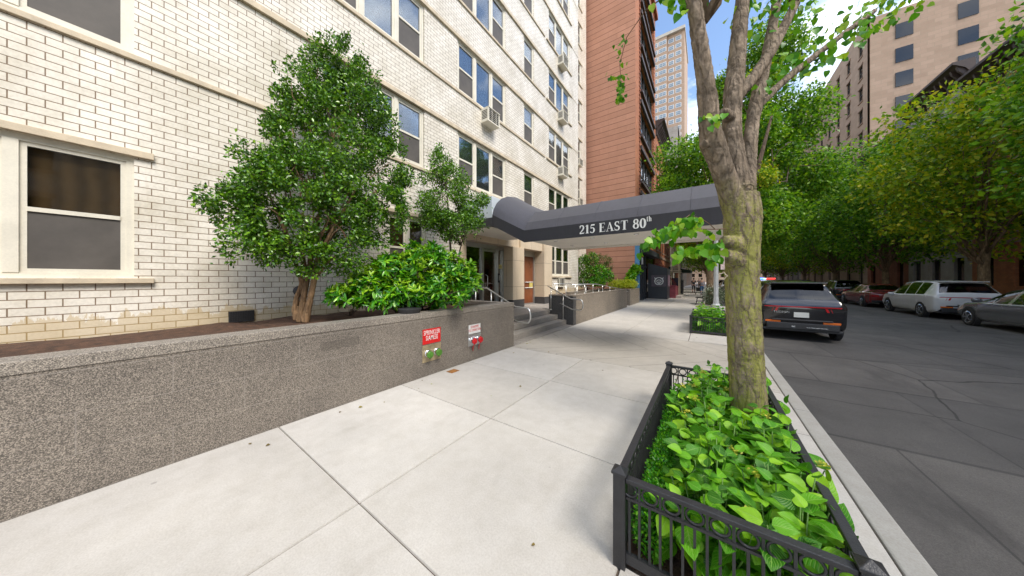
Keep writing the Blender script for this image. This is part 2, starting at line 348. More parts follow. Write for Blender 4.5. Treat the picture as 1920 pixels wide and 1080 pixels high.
def asphalt():
    m, nt, N, L, b = newmat('asphalt'); v = coords(N, L); a = ntex(N, L, v, .7, 6, .65); f = ntex(N, L, v, 130, 3, .8)
    c = ramp(N, L, a, [(.3, (.055, .053, .051)), (.7, (.105, .10, .095))]); c = mixc(N, L, 1.0, c, ramp(N, L, f, [(.3, (.6,) * 3), (.7, (1.25,) * 3)]), 'MULTIPLY')
    vo = N.new('ShaderNodeTexVoronoi'); vo.feature = 'DISTANCE_TO_EDGE'; vo.inputs['Scale'].default_value = .33
    wb = N.new('ShaderNodeMix'); wb.data_type = 'VECTOR'; wb.inputs[0].default_value = .12; nn = N.new('ShaderNodeTexNoise'); nn.inputs['Scale'].default_value = 1.6; nn.inputs['Detail'].default_value = 6; L.new(v, nn.inputs['Vector']); L.new(v, wb.inputs[4]); L.new(nn.outputs['Color'], wb.inputs[5]); L.new(wb.outputs[1], vo.inputs['Vector'])
    cr_ = math_(N, L, 'LESS_THAN', vo.outputs['Distance'], .0035); c = mixc(N, L, math_(N, L, 'MULTIPLY', cr_, .8), c, (.018, .017, .016))
    bt = N.new('ShaderNodeTexBrick'); L.new(coords(N, L, (.32, .11, 1)), bt.inputs['Vector']); bt.inputs['Scale'].default_value = 1; bt.inputs['Color1'].default_value = (1.25, 1.22, 1.18, 1); bt.inputs['Color2'].default_value = (.75, .75, .76, 1); bt.inputs['Mortar'].default_value = (.45, .45, .45, 1); bt.inputs['Mortar Size'].default_value = .003; c = mixc(N, L, .8, c, bt.outputs['Color'], 'MULTIPLY')
    o = ntex(N, L, coords(N, L, (1, .3, 1)), 1.4, 5, .7); c = mixc(N, L, math_(N, L, 'MULTIPLY', ramp(N, L, o, [(.58, (0,) * 3), (.70, (1,) * 3)]), .5), c, (.03, .028, .027))
    L.new(c, b.inputs['Base Color']); b.inputs['Roughness'].default_value = .85; bumpn(N, L, f, b, .6, .006); return m
M['asphalt'] = asphalt()

# canopy cloth
def cloth(name, c):
    m, nt, N, L, b = newmat(name); v = coords(N, L); n = ntex(N, L, v, 1.4, 4, .6); w = ntex(N, L, v, 500, 1)
    vs = coords(N, L, (6, 6, .6)); st = ntex(N, L, vs, 2.5, 4, .6)
    cc = ramp(N, L, n, [(.3, tuple(x * .85 for x in c)), (.7, tuple(x * 1.12 for x in c))])
    cc = mixc(N, L, 1.0, cc, ramp(N, L, st, [(.35, (.88,) * 3), (.65, (1.08,) * 3)]), 'MULTIPLY')
    L.new(cc, b.inputs['Base Color']); b.inputs['Roughness'].default_value = .62; b.inputs['Sheen Weight'].default_value = .25
    bumpn(N, L, w, b, .1, .002); return m
M['cloth'] = cloth('charcoal_awning_cloth', (.036, .036, .050))
M['valance'] = cloth('dark_valance_cloth', (.015, .0145, .021))

# bark with moss
def barkmat(name, c1, c2, moss=0.0, zmoss=2.6, green=(.20, .24, .025), sc_=1.0):
    m, nt, N, L, b = newmat(name); v = coords(N, L, (9 * sc_, 9 * sc_, 2.6 * sc_)); tc = N.new('ShaderNodeTexCoord'); o = tc.outputs['Object']
    n = ntex(N, L, v, 3, 7, .7); vo = N.new('ShaderNodeTexVoronoi'); vo.feature = 'DISTANCE_TO_EDGE'; vo.inputs['Scale'].default_value = 2.2
    wob = N.new('ShaderNodeMix'); wob.data_type = 'VECTOR'; wob.inputs[0].default_value = .25
    nn = N.new('ShaderNodeTexNoise'); nn.inputs['Scale'].default_value = 3; L.new(v, nn.inputs['Vector']); L.new(v, wob.inputs[4]); L.new(nn.outputs['Color'], wob.inputs[5])
    L.new(wob.outputs[1], vo.inputs['Vector'])
    cr = ramp(N, L, vo.outputs['Distance'], [(0, (0, 0, 0)), (.18, (1, 1, 1))])
    c = ramp(N, L, n, [(.3, c1), (.65, c2)])
    big = ntex(N, L, o, 4.5, 4, .6); c = mixc(N, L, 1.0, c, ramp(N, L, big, [(.35, (.7, .66, .6)), (.62, (1.15, 1.1, 1.05))]), 'MULTIPLY')
    c = mixc(N, L, math_(N, L, 'MULTIPLY', math_(N, L, 'SUBTRACT', 1.0, cr), .45), c, tuple(x * .3 for x in c1))
    if moss:
        sp = N.new('ShaderNodeSeparateXYZ'); L.new(o, sp.inputs[0])
        mr = N.new('ShaderNodeMapRange'); L.new(sp.outputs[2], mr.inputs['Value']); mr.inputs['From Min'].default_value = zmoss - .35; mr.inputs['From Max'].default_value = zmoss; mr.inputs['To Min'].default_value = 1; mr.inputs['To Max'].default_value = 0
        vv = coords(N, L, (1, 1, .35)); a = ntex(N, L, vv, 11, 7, .8); fine = ntex(N, L, o, 95, 4, .85)
        k = ramp(N, L, math_(N, L, 'MULTIPLY_ADD', fine, .6, math_(N, L, 'MULTIPLY', a, .75)), [(.655, (0,) * 3), (.68, (1,) * 3)])
        c = mixc(N, L, math_(N, L, 'MULTIPLY', math_(N, L, 'MULTIPLY', k, mr.outputs[0]), moss), c, mixc(N, L, fine, green, tuple(min(1, x * 1.9) for x in green)))
    L.new(c, b.inputs['Base Color']); b.inputs['Roughness'].default_value = .9
    h = math_(N, L, 'MULTIPLY_ADD', n, .9, cr); bumpn(N, L, h, b, .7, .012)
    return m
M['bark'] = barkmat('mossy_bark', (.11, .082, .055), (.33, .27, .205), .72, 2.5, (.19, .195, .03))
M['barkfar'] = barkmat('tan_bark', (.16, .11, .07), (.30, .22, .14), 0, sc_=.6)
M['barkdark'] = barkmat('dark_bark', (.05, .035, .025), (.13, .09, .06), 0)
M['barkorange'] = barkmat('orange_brown_bark', (.14, .085, .045), (.32, .205, .11), 0)

G = lambda *s: [(i / (len(s) - 1), c) for i, c in enumerate(s)]
M['holly'] = leafmat('glossy_dark_leaf', G((.025, .08, .006), (.06, .17, .010), (.13, .30, .014), (.28, .48, .03)), .26, .25, .65)
M['holly2'] = leafmat('glossy_mid_leaf', G((.04, .10, .008), (.09, .22, .012), (.16, .36, .02), (.28, .48, .03)), .26, .25, .7)
M['laurel'] = leafmat('laurel_leaf', G((.02, .12, .006), (.05, .25, .01), (.14, .42, .012), (.32, .60, .02)), .27, .25, .6)
M['laureltip'] = leafmat('laurel_young_leaf', G((.34, .60, .02), (.50, .72, .04)), .35, .35, .5)
M['hydra'] = leafmat('hydrangea_leaf', G((.03, .16, .004), (.08, .33, .006), (.17, .48, .008), (.36, .68, .02)), .42, .30, .35, True)
M['hydraflower'] = leafmat('yellow_flower', G((.55, .55, .05), (.75, .70, .10)), .5, .3)
M['boxwood'] = leafmat('boxwood_leaf', G((.02, .16, .004), (.06, .34, .008), (.13, .48, .012), (.26, .60, .02)), .35, .3, .5)
M['linden'] = leafmat('heart_leaf', G((.04, .18, .006), (.10, .34, .008), (.20, .48, .012), (.40, .58, .03)), .38, .42, .45)
M['crown'] = leafmat('street_tree_leaf', G((.04, .13, .01), (.11, .29, .015), (.22, .45, .02), (.42, .60, .04)), .4, .45, .4)
M['crownyellow'] = leafmat('yellowing_tree_leaf', G((.08, .20, .01), (.24, .42, .015), (.44, .56, .02), (.72, .60, .03)), .45, .45, .4)
M['yellowhedge'] = leafmat('golden_leaf', G((.22, .32, .01), (.45, .52, .02), (.65, .62, .04)), .4, .35)
M['bronzeshrub'] = leafmat('bronze_green_leaf', G((.05, .07, .02), (.12, .16, .03), (.22, .22, .06)), .4, .3)
M['stem'] = pm('green_stem', (.14, .28, .05), .5, .2, 20, .1)
M['twig'] = pm('brown_twig', (.16, .09, .05), .7, .2, 20, .2)
# ------------------------------------------------------------------ leaves
T_DIAMOND = (np.array([(0, 0, 0), (-.28, .5, .07), (0, 1, -.05), (.28, .5, .07)], float), [(0, 2, 1), (0, 3, 2)])
T_LANCE = (np.array([(0, 0, 0), (-.13, .35, .04), (-.12, .7, .02), (0, 1, -.1), (.12, .7, .02), (.13, .35, .04), (0, .35, 0), (0, .7, -.03)], float),
           [(0, 6, 1), (1, 6, 7, 2), (2, 7, 3), (0, 5, 6), (6, 5, 4, 7), (7, 4, 3)])
T_HEART = (np.array([(0, 0, 0), (-.30, -.04, .05), (-.44, .22, .08), (-.34, .58, .04), (0, 1.0, -.12), (.34, .58, .04), (.44, .22, .08), (.30, -.04, .05), (0, .35, 0)], float),
           [(0, 8, 2, 1), (2, 8, 3), (3, 8, 4), (0, 7, 6, 8), (8, 6, 5), (8, 5, 4)])
def grid_leaf():
    vs, fs, uv = [], [], []
    nl, nw = 9, 6
    for i in range(nl + 1):
        t = i / nl; w = .40 * math.sin(math.pi * min(1, t ** .72)) ** .85 * (1 - .15 * t)
        if i == nl: w = .004
        if i == 0: w = .02
        for j in range(nw + 1):
            u = j / nw * 2 - 1
            z = .22 * abs(u) * w - .38 * (t ** 2) * .55 + .018 * math.sin(t * 46 - abs(u) * 5) * abs(u) * (w > .05)
            vs.append((u * w, t, z)); uv.append((j / nw, t))
    for i in range(nl):
        for j in range(nw):
            a = i * (nw + 1) + j; fs.append((a, a + 1, a + nw + 2, a + nw + 1))
    return np.array(vs), fs, np.array(uv)
T_HYDRA = grid_leaf()
def inst_mesh(name, mat, tpl, P, Yax, Nrm, S, parent=None, smooth=False, W=None):
    tv, tf = tpl[0], tpl[1]; n = len(P); P = np.asarray(P, float); S = np.asarray(S, float)
    Yax = Yax / (np.linalg.norm(Yax, axis=1, keepdims=True) + 1e-9)
    X = np.cross(Yax, Nrm); X /= (np.linalg.norm(X, axis=1, keepdims=True) + 1e-9); Z = np.cross(X, Yax)
    W = np.ones(n) if W is None else W
    V = (P[:, None, :] + S[:, None, None] * (tv[None, :, 0:1] * W[:, None, None] * X[:, None, :] + tv[None, :, 1:2] * Yax[:, None, :] + tv[None, :, 2:3] * Z[:, None, :])).reshape(-1, 3)
    k = len(tv); lt = np.concatenate([np.array(f) for f in tf]); ln = np.array([len(f) for f in tf])
    loops = (lt[None, :] + (np.arange(n) * k)[:, None]).ravel(); tot = np.tile(ln, n); start = np.concatenate([[0], np.cumsum(tot)[:-1]])
    me = bpy.data.meshes.new(name); me.vertices.add(len(V)); me.vertices.foreach_set('co', V.ravel().astype(np.float32))
    me.loops.add(len(loops)); me.loops.foreach_set('vertex_index', loops.astype(np.int32))
    me.polygons.add(len(tot)); me.polygons.foreach_set('loop_start', start.astype(np.int32)); me.polygons.foreach_set('loop_total', tot.astype(np.int32))
    if len(tpl) > 2:
        uvl = me.uv_layers.new(name='UVMap'); uvs = np.tile(tpl[2][lt], (n, 1)); uvl.data.foreach_set('uv', uvs.ravel().astype(np.float32))
    me.update(calc_edges=True); me.validate()
    if smooth: me.polygons.foreach_set('use_smooth', [True] * len(me.polygons))
    me.materials.append(mat); o = bpy.data.objects.new(name, me); col.objects.link(o)
    if parent: o.parent = parent
    return o
def cloud(rng, blobs, n, clump=1.5, gap=.0, shell=.45):
    "points near the shells of ellipsoid blobs, with noise gaps; returns points, outward directions"
    w = np.array([b[2] if len(b) > 2 else b[1][0] * b[1][1] + b[1][2] * b[1][1] for b in blobs], float); w /= w.sum()
    P, O = [], []
    cnt = rng.multinomial(n, w)
    for (b, c) in zip(blobs, cnt):
        d = rng.normal(size=(c, 3)); d /= np.linalg.norm(d, axis=1, keepdims=True)
        r = shell + (1 - shell) * rng.random(c) ** .6
        r = r * (1 + .22 * rng.normal(size=c) * (rng.random(c) < .25))
        rad = np.array(b[1]); p = np.array(b[0]) + d * rad * r[:, None]
        P.append(p); O.append(d)
    P = np.concatenate(P); O = np.concatenate(O)
    if gap > 0:
        k = np.array([noise.noise(Vector(p) * clump) for p in P]); keep = k > (-.5 + gap); P, O = P[keep], O[keep]
    return P, O
def foliage(name, mat, blobs, n, size, tpl=T_DIAMOND, parent=None, seed=1, gap=.3, clump=2.2, up=.5, out=.8, jit=.7, droop=0, W=None, lim=None, whorl=0, smooth=False, shell=.45):
    rng = np.random.default_rng(seed)
    if whorl:
        P, O = cloud(rng, blobs, n // whorl, clump, gap, shell)
        m = len(P); P = np.repeat(P, whorl, 0); ax = O * out + np.array([0, 0, up]) + rng.normal(size=O.shape) * .3
        ax /= np.linalg.norm(ax, axis=1, keepdims=True); ax = np.repeat(ax, whorl, 0)
        rd = rng.normal(size=P.shape); side = rd - ax * np.sum(rd * ax, axis=1, keepdims=True); side /= np.linalg.norm(side, axis=1, keepdims=True)
        Y = side * 1.0 + ax * rng.uniform(.1, .9, (len(P), 1)) - np.array([0, 0, droop]); N_ = ax + rng.normal(size=P.shape) * .2
    else:
        P, O = cloud(rng, blobs, n, clump, gap, shell)
        N_ = O * .5 + np.array([0, 0, up]) + rng.normal(size=P.shape) * jit
        Y = O * out + rng.normal(size=P.shape) * .8 - np.array([0, 0, droop])
    if lim is not None:
        k = lim(P); P, Y, N_ = P[k], Y[k], N_[k]
    S = size * rng.uniform(.65, 1.25, len(P))
    return inst_mesh(name, mat, tpl, P, Y, N_, S, parent, smooth, W)
def branches(mb, base, blobs, n, r0, r1, rng, seg=5, sag=.0, mid=None):
    base = Vector(base)
    for i in range(n):
        b = blobs[i % len(blobs)]; d = Vector(rng.normal(size=3)).normalized()
        e = Vector(b[0]) + Vector((d.x * b[1][0], d.y * b[1][1], d.z * b[1][2])) * .75
        st = mid[i % len(mid)] if mid else base
        st = Vector(st); L_ = (e - st).length; pts = []
        for k in range(6):
            t = k / 5; p = st.lerp(e, t) + Vector((0, 0, math.sin(t * math.pi) * L_ * sag)) + Vector(rng.normal(size=3)) * L_ * .035 * (0 < k < 5)
            pts.append(p)
        mb.tube(pts, [r0 + (r1 - r0) * (k / 5) for k in range(6)], seg)
def resolve(o, voxel, disp=.0, scale=.1, disp2=0, scale2=.03):
    "fuse the overlapping limbs into one skin and roughen it"
    r = o.modifiers.new('fuse', 'REMESH'); r.mode = 'VOXEL'; r.voxel_size = voxel; r.use_smooth_shade = True
    s = o.modifiers.new('soft', 'SMOOTH'); s.iterations = 3
    for k, (d, c) in enumerate(((disp, scale), (disp2, scale2))):
        if d:
            t = bpy.data.textures.new('bark_relief', 'CLOUDS'); t.noise_scale = c; t.noise_depth = 3
            m = o.modifiers.new('relief', 'DISPLACE'); m.texture = t; m.strength = d; m.mid_level = .5; m.texture_coords = 'LOCAL'

# ------------------------------------------------------------------ ground
def struct(o): return tag(o, kind='structure')
struct(box(-60, -40, -.6, 160, 320, -.18).build('ground', M['joint']))
XF, XP, XK, XR = -6.2, -3.8, 1.02, 10.0      # facade, planter face, kerb, far kerb
struct(MB().add([(XK, -40, -.12), (XR, -40, -.12), (XR, 320, -.12), (XK, 320, -.12)], [(0, 1, 2, 3)]).build('road', M['asphalt'], fixn=False))
struct(box(-8, -40, -.17, XK - .15, 320, -.012).build('sidewalk_base', M['joint']))
g = .004; sw = MB(); sw2 = MB(); sw3 = MB()
def slab(mb, x0, y0, x1, y1):
    e = .004; z = 0
    gx, gy = .006, .0035
    vs = [(x0 + gx, y0 + gy, -.011), (x1 - gx, y0 + gy, -.011), (x1 - gx, y1 - gy, -.011), (x0 + gx, y1 - gy, -.011),
          (x0 + gx + e, y0 + gy + e, z), (x1 - gx - e, y0 + gy + e, z), (x1 - gx - e, y1 - gy - e, z), (x0 + gx + e, y1 - gy - e, z)]
    mb.add(vs, [(4, 5, 6, 7), (0, 1, 5, 4), (1, 2, 6, 5), (2, 3, 7, 6), (3, 0, 4, 7)])
pits = [(1.62, 4.06, -.40, .50), (9.80, 11.95, -.40, .46)]
ys = [-12, -9.2, -6.4, -4.9, -3.4, -1.95, -.49, .98, 2.45, 3.9, 5.35]
for a, b in zip(ys, ys[1:]):
    slab(sw, XP, a, -2.035, b)
    if b <= 1.7: slab(sw, -2.035, a, -.40, b); slab(sw, -.40, a, XK - .15, b)
    else: slab(sw, -2.035, a, -.40, b)
slab(sw, -.40, .98, XK - .15, 1.62); slab(sw, .50, 1.62, XK - .15, 4.06); slab(sw, -.40, 4.06, XK - .15, 5.35)
slab(sw2, XP, 5.35, XK - .15, 8.5)
slab(sw, XP, 8.5, -2.035, 12.5); slab(sw, -2.035, 8.5, -.40, 12.5); slab(sw, XP, 12.5, -2.035, 17); slab(sw, -2.035, 12.5, -.4, 17)
slab(sw, -.40, 8.5, XK - .15, 9.80); slab(sw, .46, 9.80, XK - .15, 11.95); slab(sw, -.40, 11.95, XK - .15, 17)
slab(sw, -6.2, 17, -2.035, 21.0); slab(sw, -2.035, 17, XK - .15, 21.0)
for k in range(60):
    y = 21.0 + k * 3; slab(sw3, -4.3, y, -2.035, y + 3); slab(sw3, -2.035, y, XK - .15, y + 3)
struct(sw.build('sidewalk', M['concrete'])); struct(sw2.build('sidewalk_band', M['concrete2'])); struct(sw3.build('far_sidewalk', M['concretefar']))
kb = MB()
for k in range(80):
    y = -12 + k * 2.4; kb.box(XK - .148, y + .004, -.16, XK, y + 2.396, .003)
struct(kb.build('kerb', M['kerb'], bevel=.012))
kb = MB()
for k in range(60): kb.box(XR, -12 + k * 3 + .004, -.16, XR + .15, -12 + k * 3 + 2.996, .003)
struct(kb.build('opposite_kerb', M['kerb']))
struct(box(XR + .15, -12, -.16, 15.2, 300, 0).build('opposite_sidewalk', M['concretefar']))
struct(box(-4.45, 21, -.1, -4.17, 200, .004).build('building_line_path', M['concretefar']))

# ------------------------------------------------------------------ window units (facing +X, origin at lower corner, spanning +y and +z)
def sash_unit(parts, y0, y1, z0, z1, double):
    "frame bars, glass, lower screen of one light"
    fr, gl, scn = parts; w = .045; x0, x1 = -.085, -.045
    fr.box(x0, y0, z0, x1, y0 + w, z1); fr.box(x0, y1 - w, z0, x1, y1, z1)
    fr.box(x0, y0 + w, z0, x1, y1 - w, z0 + w); fr.box(x0, y0 + w, z1 - w, x1, y1 - w, z1)
    gl.box(-.07, y0 + w, z0 + w, -.062, y1 - w, z1 - w)
    if double:
        zm = z0 + (z1 - z0) * .47
        fr.box(x0 - .002, y0 + w, zm, x1 + .012, y1 - w, zm + .05)
        scn.append(box(-.058, y0 + w, z0 + w, -.052, y1 - w, zm))
def window_unit(lights, h, backmat, parent, name='window', frame=M['cream'], brow=True, gl=None):
    "lights: list of (width, double)"
    W = sum(l[0] for l in lights); fr, gm, scn = MB(), MB(), []; y = 0
    fr.box(-.11, 0, h - .07, -.03, W, h); fr.box(-.11, 0, 0, -.03, W, .06)
    fr.box(-.11, 0, .06, -.03, .06, h - .07); fr.box(-.11, W - .06, .06, -.03, W, h - .07)
    y = 0
    for i, (w, dbl) in enumerate(lights):
        a = y + (.06 if i == 0 else .045); b = y + w - (.06 if i == len(lights) - 1 else .045)
        sash_unit((fr, gm, scn), a, b, .06, h - .07, dbl)
        if i: fr.box(-.11, y - .045, .06, -.022, y + .045, h - .07)
        y += w
    o = fr.build(name, frame, parent)
    gm.build('glass', gl or M['glass'], o)
    for q in scn: q.build('insect_screen', M['screen'], o)
    nm = 'blind' if backmat is M['blind'] else 'curtain'
    box(-.16, .02, .02, -.145, W - .02, h - .02).build(nm, backmat, o)
    box(-.26, -.05, -.05, -.20, W + .05, h + .05).build('backing', M['dark'], o)
    return o
def wall_holes(x, y0, y1, z0, z1, holes, depth=.13):
    "sheet facing +X with openings and their reveals"
    mb = MB(); ys_ = sorted({y0, y1, *[h[0] for h in holes], *[h[1] for h in holes]}); zs = sorted({z0, z1, *[h[2] for h in holes], *[h[3] for h in holes]})
    for a, b in zip(ys_, ys_[1:]):
        for c, d in zip(zs, zs[1:]):
            my, mz = (a + b) / 2, (c + d) / 2
            if any(h[0] < my < h[1] and h[2] < mz < h[3] for h in holes): continue
            mb.add([(x, a, c), (x, b, c), (x, b, d), (x, a, d)], [(0, 1, 2, 3)])
    for (a, b, c, d) in holes:
        xi = x - depth
        mb.add([(x, a, c), (x, a, d), (xi, a, d), (xi, a, c)], [(0, 1, 2, 3)]); mb.add([(x, b, d), (x, b, c), (xi, b, c), (xi, b, d)], [(0, 1, 2, 3)])
        mb.add([(x, a, d), (x, b, d), (xi, b, d), (xi, a, d)], [(0, 1, 2, 3)]); mb.add([(x, b, c), (x, a, c), (xi, a, c), (xi, b, c)], [(0, 1, 2, 3)])
    return mb

# ------------------------------------------------------------------ white brick apartment building
bld = thing('apartment_building', 'white glazed brick apartment building with rows of cream framed windows and a beige stone entrance', 'apartment building', (XF, 5, 0))
OX, OY = XF, 5.0
PITCH = 2.81; SILL2 = 4.57; WH = 1.56; NF = 8
colsY = [(-6.6, -4.16, 3), (-2.35, .09, 3), (2.23, 4.68, 3), (5.89, 8.33, 3), (9.60, 10.42, 1), (11.80, 14.24, 3)]
holes = []
for f in range(NF):
    s = SILL2 + f * PITCH
    for (a, b, k) in colsY: holes.append((a, b, s, s + WH))
holes += [(3.62, 4.74, 1.62, 3.22), (11.80, 14.24, 1.78, 3.33), (-2.35, .09, 1.62, 3.22)]
ENT = (6.0, 11.74, 0, 3.42)     # limestone entrance zone
holes.append(ENT)
ZTOP = SILL2 + NF * PITCH + .6
w = wall_holes(XF, -14, 15.5, -.1, ZTOP, holes)
w.v = [(x - OX, y - OY, z) for x, y, z in w.v]
wall = w.build('wall', M['wbrick'], bld, fixn=False)
# return and set back wing, rear core
w = wall_holes(-7.6, 15.5, 20.6, -.1, ZTOP, [(18.35, 19.5, SILL2 + f * PITCH, SILL2 + f * PITCH + WH) for f in range(-1, NF)])
w.add([(XF, 15.5, -.1), (-7.6, 15.5, -.1), (-7.6, 15.5, ZTOP), (XF, 15.5, ZTOP)], [(0, 1, 2, 3)])
w.add([(-7.6, 20.6, -.1), (-20, 20.6, -.1), (-20, 20.6, ZTOP), (-7.6, 20.6, ZTOP)], [(0, 1, 2, 3)])
w.v = [(x - OX, y - OY, z) for x, y, z in w.v]; w.build('wing_wall', M['wbrick'], bld, fixn=False)
o = MB().box(-20, -14, -.1, -10.2, 20.5, ZTOP).box(-10.2, -14, ZTOP - .3, XF - .3, 15.4, ZTOP - .02).box(-10.2, 15.4, ZTOP - .3, -7.9, 20.5, ZTOP - .02).box(-10.2, -14, 0, XF - .02, -13.9, ZTOP - .3)
o.v = [(x - OX, y - OY, z) for x, y, z in o.v]; o.build('rear_block', M['greybrick'], bld)
tri = [(.80, True), (.84, False), (.80, True)]
protos = {}
def put(kind, maker, y, z, x=XF):
    if kind in protos: c = copy_tree(protos[kind], bld)
    else: c = protos[kind] = maker()
    c.location = (x - OX, y - OY, z); return c
scheme = {(2, 1): 'blind', (2, 0): 'light', (2, 2): 'dark', (3, 1): 'blind', (3, 2): 'dark', (3, 0): 'dark', (4, 1): 'blind', (5, 0): 'light', (5, 1): 'light'}
mats_ = {'blind': M['blind'], 'light': M['curtain_light'], 'dark': M['curtain_dark'], 'tan': M['curtain_tan']}
for f in range(NF):
    s = SILL2 + f * PITCH
    for ci, (a, b, k) in enumerate(colsY):
        if f == 0 and ci == 3: bk = 'blind'
        elif f == 0 and ci == 4: bk = 'blind'
        elif ci == 5: bk = 'light' if f != 1 else 'blind'
        elif f == 1 and ci == 3: bk = 'dark'
        else: bk = ['dark', 'light', 'dark', 'blind', 'dark'][(f * 2 + ci) % 5]
        put((k, bk), lambda: window_unit(tri if k == 3 else [(.82, True)], WH, mats_[bk], bld), a, s)
    put(('wing', 0), lambda: window_unit([(1.15, True)], WH, M['curtain_dark'], bld), 18.35, s, -7.6)
put(('wing', 0), None, 18.35, SILL2 - PITCH, -7.6)
put('g1', lambda: window_unit([(.56, True), (.56, True)], 1.60, M['curtain_tan'], bld), 3.62, 1.62)
put('g3', lambda: window_unit([(.80, True), (.84, False), (.80, True)], 1.60, M['curtain_tan'], bld), -2.35, 1.62)
put('g2', lambda: window_unit([(.80, True), (.84, True), (.80, True)], 1.55, M['curtain_dark'], bld), 11.80, 1.78)
# stone bands
bd = MB()
def lb(mb, x0, y0, z0, x1, y1, z1): mb.box(x0 - OX, y0 - OY, z0, x1 - OX, y1 - OY, z1)
for f in range(NF):
    s = SILL2 + f * PITCH
    for y0, y1 in ((-14, 11.4),):
        lb(bd, XF - .1, y0, s + WH + .003, XF + .055, y1, s + WH + .11)
        lb(bd, XF - .1, y0, s - .075, XF + .04, y1, s - .003)
    lb(bd, XF - .1, 11.4, s + WH + .003, XF + .05, 14.55, s + WH + .10); lb(bd, XF - .1, 11.55, s - .075, XF + .06, 14.5, s - .003)
    lb(bd, XF + .002, 14.55, s + WH + .05, XF + .014, 15.5, s + WH + .075)
    lb(bd, -7.7, 18.1, s + WH + .003, -7.55, 19.75, s + WH + .10); lb(bd, -7.7, 18.1, s - .07, -7.54, 19.75, s - .003)
lb(bd, XF - .1, 11.6, 1.70, XF + .09, 14.45, 1.777); lb(bd, XF - .1, 3.45, 1.55, XF + .06, 4.9, 1.617); lb(bd, XF - .1, 3.45, 3.223, XF + .05, 4.9, 3.31)
lb(bd, XF - .1, -2.5, 1.55, XF + .06, .25, 1.617); lb(bd, XF - .1, -2.5, 3.223, XF + .05, .25, 3.31)
bd.build('stone_band', M['creamdirty'], bld, bevel=.008)
pr = MB(); lb(pr, XF - .2, -14, ZTOP, XF + .12, 15.6, ZTOP + .25); pr.build('parapet_coping', M['creamdirty'], bld, bevel=.02)
# air conditioners
def ac_unit():
    sl0 = MB(); fr = MB(); fr.box(-.1, 0, 0, .32, .62, .05); fr.box(-.1, 0, .05, .32, .035, .44); [sl0.box(.05, -.004, .10 + k * .05, .28, -.001, .125 + k * .05) for k in range(6)]; fr.box(-.1, .585, .05, .32, .62, .44); fr.box(-.1, 0, .44, .34, .62, .47); fr.box(-.1, .035, .05, .30, .585, .44)
    o = fr.build('air_conditioner', M['cream'], bld, bevel=.006)
    gr = MB()
    gr.box(.301, .05, .06, .307, .57, .43)
    gr.v += [];  gr.build('vent_grille', M['dark'], o); sl0.build('side_vent', M['dark'], o)
    sl = MB()
    for i in range(6): sl.box(.31, .045, .10 + i * .062, .318, .575, .108 + i * .062)
    for y in (.05, .2, .42, .56): sl.box(.309, y, .06, .321, y + .012, .43)
    sl.build('louvres', M['cream'], o); return o
acs = [(XF + .0, 6.95, SILL2 + PITCH - .53), (XF, 12.75, SILL2 + 2 * PITCH - .53), (XF, 12.75, SILL2 + PITCH - .53), (XF, 12.75, SILL2 + 3 * PITCH - .53), (XF, 3.2, SILL2 + 3 * PITCH - .53),
       (XF - .19, 12.75, 1.22), (-7.6, 18.5, SILL2 + PITCH - .53), (-7.6, 18.5, SILL2 + 2 * PITCH - .53), (-7.6, 18.5, SILL2 - .53), (XF - .3, 6.9, SILL2 - .53)]
a0 = ac_unit()
for i, (x, y, z) in enumerate(acs):
    c = a0 if i == 0 else copy_tree(a0, bld)
    c.location = (x - OX, y - OY, z)
# ------------------------------------------------------------------ entrance (limestone, glass doors)
st = MB(); XD = -6.55
def lb2(*a): lb(st, *a)
lb2(XD - .05, 6.0, 2.87, XF + .03, 9.22, 3.42)            # lintel over the glass
lb2(XD - .25, 6.0, .0, XF + .03, 6.24, 2.867)             # left jamb
lb2(XD - .25, 8.62, .81, XF + .14, 9.42, 2.867); lb2(XD - .25, 9.423, .5, XD + .02, 10.05, 2.867)           # pillar between the doors
lb2(XD - .05, 9.223, 2.87, XF + .10, 10.975, 3.42)
lb2(XD - .25, 10.98, .81, XF + .22, 11.74, 3.42)
st.build('stone_cladding', M['lime'], bld, bevel=.006)
st = MB(); lb(st, XD - .25, 8.615, .3, XF + .145, 9.425, .807); lb(st, XD - .25, 10.975, .3, XF + .225, 11.745, .807)
st.build('granite_plinth', M['granitedark'], bld)
al = MB()
lb(al, XD - .06, 6.24, 2.72, XD + .06, 8.62, 2.867); lb(al, XD - .06, 6.24, .50, XD + .06, 6.30, 2.72); lb(al, XD - .06, 8.55, .50, XD + .06, 8.62, 2.72)
lb(al, XD - .06, 7.34, .50, XD + .06, 7.42, 2.72); lb(al, XD - .06, 8.22, .50, XD + .06, 8.29, 2.72); lb(al, XD - .06, 6.30, .50, XD + .06, 7.34, .56)
al.build('entrance_frame', M['alu'], bld, bevel=.004)
gm = MB(); lb(gm, XD - .01, 6.30, .56, XD, 7.34, 2.72); lb(gm, XD - .01, 8.29, .56, XD, 8.55, 2.72); gm.build('entrance_glass', M['glassdark'], bld)
gd = MB(); lb(gd, XD - .03, 7.422, .52, XD + .03, 7.48, 2.70); lb(gd, XD - .03, 8.16, .52, XD + .03, 8.218, 2.70); lb(gd, XD - .03, 7.48, .52, XD + .03, 8.16, .60); lb(gd, XD - .03, 7.48, 2.62, XD + .03, 8.16, 2.70)
door = gd.build('glass_door', M['alu'], bld)
gg = MB(); lb(gg, XD - .01, 7.48, .60, XD, 8.16, 2.62); gg.build('glass', M['glassdark'], door)
hd = MB(); hd.tube([(XD - OX + .03, 7.56 - OY, 1.3), (XD - OX + .09, 7.60 - OY, 1.36), (XD - OX + .1, 7.60 - OY, 1.72), (XD - OX + .03, 7.56 - OY, 1.78)], .014, 8); hd.build('handle', M['steel'], door, smooth=True)
